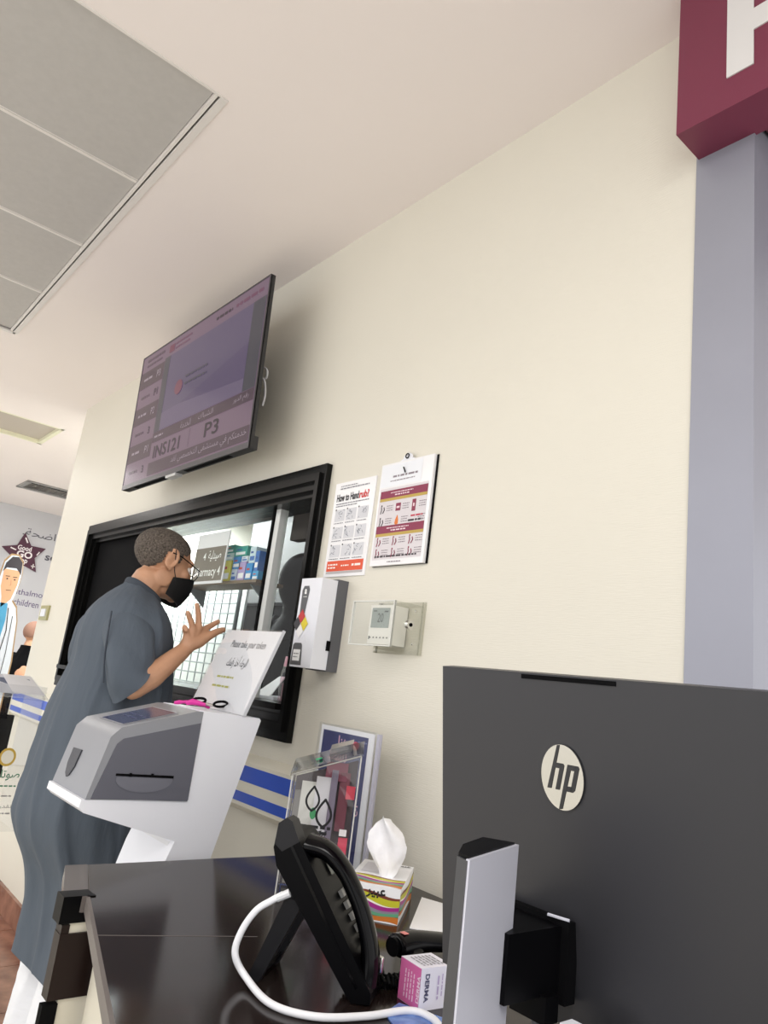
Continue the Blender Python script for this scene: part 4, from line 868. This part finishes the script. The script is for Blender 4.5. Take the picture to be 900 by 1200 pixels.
obj('leg_panel', B((-1.53, .562, .646), (-1.498, .645, .757)), M_deskd, t, bev=.002); obj('gap_panel', B((-1.535, .578, .750), (-1.503, .64, DZ - .046)), mat('post_cream', '#d8d3c4', .45), t); obj('leg_spacer', B((-1.53, .563, .757), (-1.50, .578, DZ - .05)), M_deskd, t)
obj('leg_post', B((-1.56, .585, FZ), (-1.505, .640, .646)), mat('post_cream', '#d8d3c4', .45), t, bev=.003); obj('leg_foot', B((-1.515, .556, .40), (-1.497, .584, .640)), M_blackm, t)
obj('leg_fin', B((-1.502, .645, FZ), (-1.494, .660, .70)), M_mgrey, t)
bm = NB(); prism(bm, [(-1.47, onfront(-1.47, .03), FZ), (1.3, onfront(1.3, .03), FZ), (1.3, onfront(1.3, .05), FZ), (-1.47, onfront(-1.47, .05), FZ)], (0, 0, DZ - .030 - FZ)); obj('front_panel', bm, mat('post_cream'), t)
bm = NB(); box(bm, (-1.70, .68, FZ), (-1.67, D - .045, DZ - .028)); obj('end_panel', bm, M_deskd, t)
bm = NB()
prism(bm, [(-1.708, .6695, DZ), (-1.492, .600, DZ), (-1.492, .6012, DZ), (-1.708, .6707, DZ)], (0, 0, .0004)); prism(bm, [(-1.290, .546, DZ), (-1.288, .546, DZ), (-1.2, .80, DZ), (-1.202, .80, DZ)], (0, 0, .0004)); obj('seam', bm, M_deskedge, t)

# ==================================================================== phone
A = V((-1.036, .692, DZ)); d = V((.79, .613, 0)).normalized(); n = V((-d.y, d.x, 0))
def Q(s, z, w=0): return A + d * s + V((0, 0, z)) + n * w
PWd = .100
t = thing('desk_phone', 'black desk telephone propped up on its fold-out stand', 'telephone', tuple(A + d * .1))
prof = [(.003, .190), (.005, .204), (.011, .211), (.030, .213), (.040, .208), (.046, .203), (.184, .018), (.184, .004), (.156, .001), (.148, .008), (.115, .046), (.012, .164)]
bm = NB(); prism(bm, [Q(a, b) for a, b in prof], n * PWd); obj('base', bm, M_black, t, bev=.005, seg=3)
bm = NB(); prism(bm, [Q(a, b, -.001) for a, b in ((.028, .198), (.160, .020), (.163, .023), (.031, .202))], n * .003); obj('seam_strip', bm, M_blackg, t)
fn = (V((0, 0, 1)) * .138 + d * .187).normalized(); dn = (Q(.184, .018) - Q(.046, .205)).normalized()
bm = NB(); prism(bm, [Q(.004, .196, -.0012), Q(.006, .226, -.0012), Q(.018, .236, -.0012), Q(.028, .232, -.0012), Q(.044, .204, -.0012), Q(.018, .186, -.0012)], n * .034); obj('top_shell', bm, mat('phone_hood', '#1f1f22', .45, spec=.25), t, bev=.0015)
S = Sheet(Q(.184, .018) + fn * .0015, n, -dn)
S.rect(mat('phone_display', '#4a5451', .2), .060, .165, .094, .215)
S.done(t)
for r in range(7):
    for c in range(3):
        bm = NB(); o0 = Q(.184, .018) + fn * .001 - dn * (.020 + r * .018) + n * (.056 + c * .0145); e1, e2 = n * .011, -dn * .011
        prism(bm, [o0, o0 + e1, o0 + e1 + e2, o0 + e2], fn * .006); obj('key', bm, mat('phone_key', '#a9a9a6', .5) if r else mat('phone_key_dark', '#3a3a3c', .4), t, bev=.001, seg=1)
bm = NB(); hs = spline([Q(.050, .196, .033), Q(.082, .192, .033), Q(.110, .172, .033), Q(.130, .148, .033), Q(.149, .117, .033), Q(.165, .080, .033), Q(.172, .048, .033), Q(.170, .022, .033)], 6); rr = []
for i in range(len(hs)):
    f = i / (len(hs) - 1); rr.append(.0145 + .006 * (abs(f - .5) * 2) ** 2.5)
pts, frs = frames(hs); R = []
for p, (tt, a, b), r in zip(pts, frs, rr):
    nn = n; oo = tt.cross(nn).normalized(); R.append([p + nn * (r * 1.45 * math.cos(2 * PI * k / 20)) + oo * (r * .85 * math.sin(2 * PI * k / 20)) for k in range(20)])
loft(bm, R); obj('handset', bm, M_blackg, t, smooth=True, angle=60)
bm = NB(); box(bm, (-.012, -.004, -.012), (.012, .004, .012)); hk = Q(.172, .036, .060) + fn * .008; bmesh.ops.transform(bm, matrix=Matrix.Translation(hk), verts=bm.verts); obj('hook', bm, M_chrome, t, bev=.003)
for w in (.002, .082):
    bm = NB(); prism(bm, [Q(.034, .124, w), Q(.056, .118, w), Q(.058, .108, w), Q(.010, .0, w), Q(-.010, .0, w), Q(.030, .112, w)], n * .016); obj('stand_leg', bm, mat('stand_black', '#141417', .45, spec=.2), t, bev=.002)
bm = NB(); prism(bm, [Q(.004, .022, .018), Q(.014, .020, .018), Q(.008, .004, .018), Q(-.004, .004, .018)], n * .064); prism(bm, [Q(.042, .112, .018), Q(.054, .112, .018), Q(.048, .096, .018), Q(.036, .096, .018)], n * .064); obj('stand_bar', bm, mat('stand_black'), t)
# white network cable
t = thing('white_cable', 'thick white network cable looping across the desk from the phone', 'cable', (-.95, .70, DZ))
pts = spline([Q(.030, .126, .0), (-1.020, .695, .938), (-1.032, .678, .922), (-1.042, .664, .891), (-1.043, .660, .860), (-1.024, .674, .833), (-.946, .670, .8275), (-.889, .706, .8275), (-.862, .776, .8275), (-.852, .845, .8275), (-.821, .862, .8275), (-.76, .85, .8275), (-.62, .88, .8275)], 8)
bm = NB(); tube(bm, pts, .0052, 12); obj('cord', bm, mat('cable_white', '#e9eaee', .4), t, smooth=True)
bm = NB(); tube(bm, [pts[0] + V((.008, .006, .004)), pts[0] + V((-.004, -.008, -.006))], [.0062, .0058], 10); obj('plug', bm, mat('plug_clear', '#d5d7da', .2), t, smooth=True)
# coiled handset cord
t = thing('coiled_cord', 'black coiled handset cord on the desk below the phone', 'cord', (-.95, .87, DZ))
path = spline([(-.962, .800, .848), (-.955, .815, .832), (-.940, .838, .834), (-.932, .875, .834), (-.928, .905, .834), (-.930, .925, .836)], 24); pp, ff = frames(path); hel = []
for i, (p, (tt, a, b)) in enumerate(zip(pp, ff)):
    th = i * 1.1; r = .0095 if i > 30 else .001 + .0085 * max(0, (i - 12)) / 18; hel.append(p + a * (r * math.cos(th)) + b * (r * math.sin(th)))
bm = NB(); tube(bm, hel, .0026, 6); obj('cord', bm, M_black, t, smooth=True)

# ==================================================================== donation box
N0 = V((-1.404, .964, DZ)); e = V((.626, .78, 0)).normalized(); a_ = V((-.78, .626, 0)).normalized()
def K(u, v, w=0): return N0 + e * u + V((0, 0, v)) + a_ * w
t = thing('donation_box', 'clear acrylic collection box with black leaf emblem and papers inside', 'box', tuple(N0 + e * .07 + a_ * .04))
TH = .003; DP = .085
def slab(pts, off): bm = NB(); prism(bm, pts, off); return bm
obj('front_panel', slab([K(0, 0), K(.146, 0), K(.146, .302), K(0, .246)], a_ * TH), M_acr, t)
obj('back_panel', slab([K(0, 0, DP), K(.146, 0, DP), K(.146, .318, DP), K(0, .262, DP)], a_ * TH), M_acr, t)
obj('side_panel', slab([K(0, 0), K(0, 0, DP), K(0, .262, DP), K(0, .246)], e * TH), M_acr, t); obj('side_panel', slab([K(.143, 0), K(.143, 0, DP), K(.143, .317, DP), K(.143, .301)], e * TH), M_acr, t)
obj('base_panel', slab([K(0, 0), K(.146, 0), K(.146, 0, DP), K(0, 0, DP)], V((0, 0, .004))), M_acr, t)
LM = glass('acrylic_lid', (.72, .71, .69), 1.6, .08)
obj('lid', slab([K(-.004, .243, -.004), K(.15, .302, -.004), K(.15, .322, DP + .006), K(-.004, .264, DP + .006)], V((0, 0, .007))), LM, t)
obj('lid_block', slab([K(.075, .290, .02), K(.125, .309, .02), K(.125, .314, DP), K(.075, .296, DP)], V((0, 0, .016))), LM, t, bev=.003)
ed = mat('acrylic_bright_edge', '#c9c8c4', .2)
for q in (((0, 0), (0, .246)), ((.146, 0), (.146, .302)), ((0, .246), (.146, .302))):
    bm = NB(); tube(bm, [K(*q[0]), K(*q[1])], .0016, 6); obj('edge_highlight', bm, ed, t)
obj('paper_backing', slab([K(.006, .01, DP - .012), K(.062, .01, DP - .012), K(.062, .215, DP - .012), K(.006, .205, DP - .012)], a_ * .002), mat('inner_card', '#8b8782', .6), t)
obj('dark_backing', slab([K(.004, .006, DP - .004), K(.142, .006, DP - .004), K(.142, .285, DP - .004), K(.004, .235, DP - .004)], a_ * .002), mat('smoked_liner', '#5c5355', .5), t)
for i, (u0, u1, v0, v1, w, c) in enumerate(((.052, .092, .11, .242, .055, 'e2dfe2'), (.020, .056, .09, .228, .06, 'dcdad2'), (.085, .10, .06, .26, .05, '857b8c'), (.118, .138, .085, .125, .02, 'd8445c'), (.122, .142, .205, .232, .03, 'c22a40'), (.105, .128, .13, .255, .065, '7d4450'), (.118, .134, .13, .142, .018, 'e8e4e4'), (.04, .10, .012, .07, .05, 'a9a0b0'), (.07, .12, .235, .275, .07, '8a4558'), (.112, .14, .01, .055, .04, 'a08f80'))):
    obj('paper_slip', slab([K(u0, v0, w), K(u1, v0, w), K(u1, v1, w + .008), K(u0, v1, w + .008)], a_ * .0015), mat('slip_' + c, '#' + c, .5), t)
S = Sheet(K(0, .022, -.0004), e, (0, 0, 1)); bk = ink('17161a')
def leaf(cx, cy, w, h, lw):
    P_ = []
    for i in range(13): q = i / 12; P_.append((cx - w * math.sin(PI * q ** .8), cy + h * (q)))
    R_ = [(2 * cx - x, y) for x, y in P_[::-1]]; S.line(bk, P_, lw); S.line(bk, R_, lw)
leaf(.052, .155, .014, .05, .0045); leaf(.080, .125, .016, .056, .005)
S.disc(ink('3f8a5a'), .056, .150, .007, .012)
for r in range(5): S.greek(bk, .022 + .003 * r, .120 - r * .011, .098 - .006 * r, .0062, .0008, 20 + r)
for r in range(7):
    rr_ = random.Random(r); S.line(bk, [(.024 + rr_.random() * .07, .07 + rr_.random() * .05) for _ in range(5)], .0016)
S.greek(ink('8d8494'), .05, .06, .10, .005, .0008, 3); S.greek(ink('8d8494'), .05, .05, .11, .004, .0008, 4); S.done(t, {bk: 'emblem', ink('3f8a5a'): 'green_leaf'})
S = Sheet(K(-.004, .2505, -.004), (K(.15, .302, -.004) - K(-.004, .243, -.004)), a_); 
bm = NB(); cc = K(.052, .2815, .035); nl = V((0, 0, 1)) - e * .36; nl.normalize(); cyl(bm, cc, nl, .008, .002, 16); obj('green_sticker', bm, mat('green_sticker', '#2bb072', .4), t)

# blue sign stand
t = thing('blue_sign_stand', 'dark blue printed sign in a clear stand behind the donation box', 'sign', (-1.6, 1.25, DZ))
x0, x1, z0, z1 = -1.712, -1.480, DZ + .006, 1.160
obj('sheet', B((x0, 1.25, z0), (x1, 1.253, z1)), M_lam, t); obj('acrylic_front', B((x0 - .006, 1.246, DZ), (x1 + .01, 1.249, z1 + .006)), M_acr, t); obj('acrylic_back', B((x0 - .006, 1.254, DZ), (x1 + .022, 1.258, z1 + .004)), M_acr, t)
obj('foot', B((x0 - .006, 1.22, DZ), (x1 + .022, 1.31, DZ + .004)), M_acr, t)
obj('edge_strip', B((x1 + .012, 1.248, DZ + .004), (x1 + .022, 1.258, z1 + .002)), mat('acrylic_lilac_edge', '#b9b8c6', .2), t)
S = Sheet((x0, 1.2498, z0), (1, 0, 0), (0, 0, 1)); nb = mat('navy_print', '#33386a', .4); W, H = x1 - x0, z1 - z0; S.rect(nb, .012, .008, W - .022, H - .012, .0003)
pkk = ink('e8b9c8'); rdd = ink('c8405e'); S.text(pkk, ar('هنا'), .085, H - .045, .125, H - .020, .0006, bold=.02); S.text(pkk, ar('نسعد'), .045, H - .085, .13, H - .052, .0006, bold=.02); S.disc(rdd, .16, H - .038, .017, .011, .0006); S.greek(ink('8d92c0'), .17, H - .028, .205, .003, .0006, 4); S.greek(ink('8d92c0'), .165, H - .058, .20, .003, .0006, 5)
S.text(pkk, 'L', W - .046, .150, W - .032, .168, .0006, bold=.02); S.text(pkk, ar('ن'), W - .045, .128, W - .03, .145, .0006, bold=.02); S.done(t, {nb: 'panel', pkk: 'lettering', rdd: 'badge'})

# tissue box
e = (Matrix.Rotation(-.19, 3, 'Z') @ e).normalized(); a_ = (Matrix.Rotation(-.19, 3, 'Z') @ a_).normalized()
C0 = V((-1.168, 1.105, DZ)); 
def TB(u, v, w=0): return C0 - e * u + V((0, 0, v)) + a_ * w
t = thing('tissue_box', 'white tissue box with colourful swirls beside the donation box', 'tissue box', tuple(C0 - e * .06 + a_ * .1)); L_, H_, D_ = .115, .066, .215
bm = NB(); prism(bm, [TB(0, 0), TB(L_, 0), TB(L_, 0, D_), TB(0, 0, D_)], V((0, 0, H_))); obj('carton', bm, M_whitep, t, bev=.001, seg=1)
def swirl(S, L, H, seed):
    cols = ['7a3b2c', 'c3c12e', 'f4efe4', 'a02a86', '8a8494', '5fa07c', '3f3236', 'c9742c']
    base = [.30, .36, .52, .545, .66, .74, .84, .865, 1.02]
    def yb(k, u): 
        q = u / L; return H * (1.02 - base[k] * (0.55 + .75 * q) + .34 * (q - .35) + .10 * math.sin(q * 5 + k * .35 + seed))
    for k, c in enumerate(cols):
        up_ = []; lo_ = []
        for i in range(15):
            u = L * i / 14; up_.append((u, max(0, min(H, yb(k, u))))); lo_.append((u, max(0, min(H, yb(k + 1, u)))))
        for i in range(14):
            if up_[i][1] - lo_[i][1] < 1e-5 and up_[i + 1][1] - lo_[i + 1][1] < 1e-5: continue
            S.poly(ink(c), (lo_[i], lo_[i + 1], (lo_[i + 1][0], up_[i + 1][1] + 1e-6), (up_[i][0], up_[i][1] + 1e-6)))
S = Sheet(TB(L_, 0, 0), e, (0, 0, 1)); swirl(S, L_, H_ * .97, 0); tx = ink('1d1a1c'); S.text(tx, ar('عبير'), .045, .042, .085, .060, .0014, bold=.03); S.done(t, {tx: 'lettering'})
S = Sheet(TB(0, 0, 0), a_, (0, 0, 1)); swirl(S, D_, H_, 1.5); S.done(t)
S = Sheet(TB(L_, H_, 0), e, a_); swirl(S, L_, D_ * .42, .6); S.text(tx, ar('عبير'), .080, .19, .11, .205, .0014, bold=.03); S.rect(ink('d8d6dc'), .012, .10, .085, .19, .001); S.done(t, {tx: 'lettering'})
bm = NB(); rows = []
cen = TB(.045, H_, .085)
prz = [0, .018, .040, .062, .082, .098, .106]; prl = [-.014, -.022, -.040, -.050, -.047, -.038, -.028]; prr = [.016, .026, .038, .036, .026, .006, -.010]
def lerp_(xs, f):
    g = f * (len(xs) - 1); i = min(int(g), len(xs) - 2); return xs[i] + (xs[i + 1] - xs[i]) * (g - i)
for j in range(15):
    f = j / 14; row = []; l_, r__, z_ = lerp_(prl, f), lerp_(prr, f), lerp_(prz, f)
    for i in range(19):
        q = i / 18; u = l_ + (r__ - l_) * q
        dep = .012 * math.sin(q * 8 + f * 3) * (.4 + f) + .028 * math.sin(PI * q) * (.3 + f * .7) - .03 * f * f
        row.append(bm.verts.new(cen + e * u - a_ * dep + V((0, 0, z_ + .012 * math.sin(PI * q) * f)) + V((noise.noise(V((q * 5, f * 5, 0))), noise.noise(V((q * 5, f * 5, 3))), 0)) * .005))
    rows.append(row)
for j in range(14):
    for i in range(18): bm.faces.new((rows[j][i], rows[j][i + 1], rows[j + 1][i + 1], rows[j + 1][i]))
o = obj('tissue', bm, mat('tissue_paper', '#f3f3f6', .9, bump=.2, bscale=60), t, smooth=True, angle=80)
# loose paper
t = thing('loose_paper', 'blank white sheet lying on the desk against the wall', 'paper', (-1.2, 1.22, DZ))
bm = NB(); prism(bm, [(-1.147, 1.119, DZ), (-1.303, 1.300, DZ), (-1.20, 1.335, DZ), (-1.04, 1.21, DZ)], (0, 0, .002)); obj('sheet', bm, M_whitep, t)
# barcode scanner
t = thing('barcode_scanner', 'glossy black handheld scanner lying behind the pink carton', 'scanner', (-.99, 1.0, DZ))
sp = spline([(-.998, .945, DZ + .034), (-.993, .985, DZ + .038), (-.988, 1.035, DZ + .034), (-.980, 1.10, DZ + .026)], 8); bm = NB(); pts, frs = frames(sp); R = []
for i, (p, (tt, aa, bb)) in enumerate(zip(pts, frs)):
    f = i / (len(pts) - 1); r = .024 - .005 * f if i else .019; R.append([p + bb * (r * 1.2 * math.cos(2 * PI * k / 20)) + aa * (r * .74 * math.sin(2 * PI * k / 20)) for k in range(20)])
loft(bm, R); obj('grip', bm, M_blackg, t, smooth=True, angle=60)
bm = NB(); cyl(bm, (-.997, .941, DZ + .034), (.1, -1, -.1), .015, .005, 18); obj('lens_ring', bm, M_black, t)
bm = NB(); ell(bm, (-.968, .962, DZ + .017), (.018, .026, .0165)); ell(bm, (-.978, .972, DZ + .026), (.015, .020, .016)); remesh(obj('trigger_head', bm, M_blackg, t), .003, 3)
bm = NB(); box(bm, (-.006, -.005, 0), (.006, .005, .0012)); bmesh.ops.transform(bm, matrix=Matrix.Translation((-.993, .958, DZ + .0535)), verts=bm.verts); obj('pink_label', bm, mat('pink_label', '#e08a84', .5), t)
bm = NB(); tube(bm, spline([(-.962, .94, DZ + .014), (-.945, .915, DZ + .006), (-.935, .93, DZ + .006), (-.90, .97, DZ + .006)], 8), .0038, 8); obj('lead', bm, M_black, t, smooth=True)
# medicine carton
C1 = V((-.853, .867, DZ)); m1 = V((-.93, .37, 0)).normalized(); m2 = V((.37, .93, 0)).normalized(); m1 = V((-.80, -.10, 0)).normalized(); m2 = V((.10, .99, 0)).normalized(); m1 = V((-m2.y, m2.x, 0))
t = thing('medicine_carton', 'small pink and white medicine carton beside the coiled cord', 'medicine box', tuple(C1 + m1 * .02 + m2 * .02))
bm = NB(); a1, a2, hh_ = .052, .058, .057; prism(bm, [C1, C1 + m1 * a1, C1 + m1 * a1 + m2 * a2, C1 + m2 * a2], V((0, 0, hh_))); obj('carton', bm, mat('carton_white', '#e4e2ee', .4), t, bev=.0006, seg=1)
S = Sheet(C1 + m1 * a1, -m1, (0, 0, 1)); pi_ = mat('carton_pink', '#d56aa3', .4); S.rect(pi_, .0006, .0006, a1 - .0006, hh_ - .0006, .0005); wt = ink('f3d7e6')
Sv = Sheet(C1 + m1 * .004, (0, 0, 1), m1); Sv.text(wt, 'DERMA', .006, .002, .042, .008, .0012, bold=.03); 
for i in range(4): Sv.greek(wt, .008, .018 + i * .007, .046, .0022, .0012, i)
Sv.n = S.n
Sv2 = Sheet(C1 + m1 * .004, (0, 0, 1), m1)
S.done(t, {pi_: 'pink_face'}); Sv.b.clear()
Sv = Sheet(C1 + m1 * .004 , V((0, 0, 1)), m1)
if Sv.n.dot(S.n) < 0:
    Sv = Sheet(C1 + m1 * .012 + V((0, 0, hh_)), V((0, 0, -1)), m1)
Sv.text(wt, 'DERMA', .010, -.004, .046, .003, .0012, bold=.03)
for i in range(4): Sv.greek(wt, .008, .010 + i * .007, .046, .0022, .0012, i)
Sv.done(t, {wt: 'lettering'})
S = Sheet(C1, m2, (0, 0, 1)); n2 = S.n
Sv = Sheet(C1 + V((0, 0, hh_)) + m2 * .006, V((0, 0, -1)), m2)
bk2 = ink('4d4d6a')
Sv.text(bk2, 'DERMA', .008, .002, .046, .010, .0008, bold=.03); Sv.greek(ink('b9a8cc'), .012, .026, .044, .003, .0008, 3); Sv.greek(ink('b9a8cc'), .010, .034, .040, .002, .0008, 4); Sv.done(t, {bk2: 'lettering'})
S = Sheet(C1 + V((0, 0, hh_)) + m1 * a1, -m1, m2)
for i in range(6): S.greek(ink('8d8d92'), .008, .010 + i * .007, a1 - .008, .003, .0006, i)
S.done(t)
# blue leaflet
t = thing('blue_card', 'glossy blue printed card lying under the white cable', 'card', (-.83, .84, DZ))
bm = NB(); prism(bm, [(-.868, .815, DZ), (-.885, .858, DZ), (-.79, .90, DZ), (-.72, .83, DZ), (-.76, .77, DZ)], (0, 0, .002)); obj('card', bm, mat('blue_card', '#2d56b4', .2, var=.3, vscale=30, col2='#7fa4e0'), t)
# white plug in front of the monitor's back
t = thing('white_plug', 'white plug on a lead hanging against the monitor back', 'plug', (-.37, .55, DZ))
bm = NB(); box(bm, (-.384, .548, 1.006), (-.352, .564, 1.037)); box(bm, (-.376, .552, .996), (-.360, .562, 1.008)); obj('plug_body', bm, M_white, t, bev=.004)
bm = NB(); tube(bm, spline([(-.369, .557, .998), (-.369, .545, .96), (-.372, .50, .88), (-.39, .47, DZ + .005), (-.30, .46, DZ + .005)], 8), .0035, 8); obj('lead', bm, mat('cable_white', '#e9eaee', .4), t, smooth=True)

# ==================================================================== monitor
MM = Matrix.Translation((-.555, .55, 1.303)) @ Matrix.Rotation(.145, 4, 'X')
t = thing('computer_monitor', 'black monitor seen from behind with a silver column stand', 'monitor', M=MM)
PW, PH = .352, .288
M_mon = mat('monitor_back', '#2a2a2e', .42, bump=.02, bscale=900)
bm = NB(); box(bm, (0, 0, -PH), (PW, .016, 0)); obj('back_shell', bm, M_mon, t, 'local', bev=.003)
bm = NB(); box(bm, (.002, .014, -PH + .002), (PW - .002, .026, -.002)); obj('front_bezel', bm, M_blackm, t, 'local', bev=.002); obj('screen', B((.012, .0255, -PH + .018), (PW - .012, .0268, -.012)), mat('monitor_screen', '#15161a', .2), t, 'local')
obj('top_groove', B((.105, -.0008, -.0055), (.205, .004, -.0015)), M_blackm, t, 'local'); pass
# emblem: steel disc, two slanted letters cut dark
SO = MM @ V((.150, -.0012, -.087)); S = Sheet(SO, MM.to_3x3() @ V((1, 0, 0)), MM.to_3x3() @ V((0, 0, 1))); rx, rz = .0222, .0275
bm = NB(); prism(bm, [S.P(rx * math.cos(2 * PI * i / 48), rz * math.sin(2 * PI * i / 48)) for i in range(48)], S.n * .0012); obj('logo_disc', bm, M_chrome, t)
def LP(pts): S.poly(mat('logo_dark', '#222225', .4), [((x * 1.16 + .32 * y) * rx, y * rz) for x, y in pts], .0016)
for r in (((-.50, -.40), (-.33, -.40), (-.33, .985), (-.44, .97)), ((-.33, .26), (-.12, .26), (-.12, .42), (-.33, .42)), ((-.16, -.40), (.01, -.40), (.01, .36), (-.05, .42), (-.16, .42)),
          ((.13, -.99), (.27, -.96), (.30, .42), (.13, .42)), ((.29, .26), (.50, .26), (.50, .42), (.29, .42)), ((.44, -.40), (.55, -.40), (.61, -.33), (.61, .36), (.55, .42), (.44, .42)), ((.29, -.40), (.48, -.40), (.48, -.24), (.29, -.24))): LP(r)
S.done(t, {mat('logo_dark'): 'logo_letter'})
cq = [V((-.382, .423, 0)), V((-.415, .518, 0)), V((-.438, .502, 0)), V((-.418, .455, 0)), V((-.396, .427, 0))]
zc0, zc1 = DZ + .012, 1.160
def col(pts, z0_, z1_): bm = NB(); prism(bm, [V((p.x, p.y, z0_)) for p in pts], (0, 0, z1_ - z0_)); return bm
c_in = sum(cq, V()) / 5
obj('stand_column', col(cq, zc0, zc1), mat('column_dark', '#3a3b3f', .4), t, bev=.0015)
sf = [cq[0] + V((.0018, .0006, 0)), cq[1] + V((.0018, .0006, 0)), cq[1] + (cq[2] - cq[1]) * .12, cq[0] + (cq[4] - cq[0]) * .12]
obj('column_face', col(sf, zc0, zc1 + .001), M_silver, t, bev=.0008)
obj('column_cap', col([c_in + (p - c_in) * .94 for p in cq], zc1, zc1 + .0025), M_black, t, bev=.001)
bm = NB(); prism(bm, [(-.47, .30, DZ), (-.33, .36, DZ), (-.36, .56, DZ), (-.52, .52, DZ)], (0, 0, .012)); obj('stand_base', bm, mat('column_dark'), t, bev=.004)
bm = NB(); box(bm, (-.460, .502, 1.048), (-.403, .586, 1.098)); obj('stand_arm', bm, M_black, t, bev=.003); 
bm = NB(); box(bm, (-.478, .570, 1.040), (-.396, .584, 1.102)); obj('mount_plate', bm, M_blackm, t, bev=.002)
bm = NB(); tube(bm, [(-.415, .566, 1.104), (-.397, .572, 1.1035)], .0013, 6); obj('release_tab', bm, M_silver, t)
# video plug and lead
t = thing('video_cable', 'black video cable and plug hanging below the monitor arm', 'cable', (-.46, .6, DZ))
bm = NB(); box(bm, (-.432, .545, 1.030), (-.396, .562, 1.050)); obj('plug', bm, M_black, t, bev=.003)
bm = NB(); tube(bm, spline([(-.432, .553, 1.040), (-.45, .54, 1.036), (-.475, .545, 1.01), (-.49, .60, .95), (-.52, .66, DZ + .005), (-.55, .80, DZ + .005)], 8), .0042, 8); obj('lead', bm, M_black, t, smooth=True)
bm = NB(); tube(bm, spline([(-.41, .552, 1.030), (-.405, .55, 1.0), (-.41, .56, .92), (-.45, .60, DZ + .005), (-.5, .70, DZ + .005)], 8), .004, 8); obj('lead', bm, mat('grey_lead', '#55565a', .5), t, smooth=True)
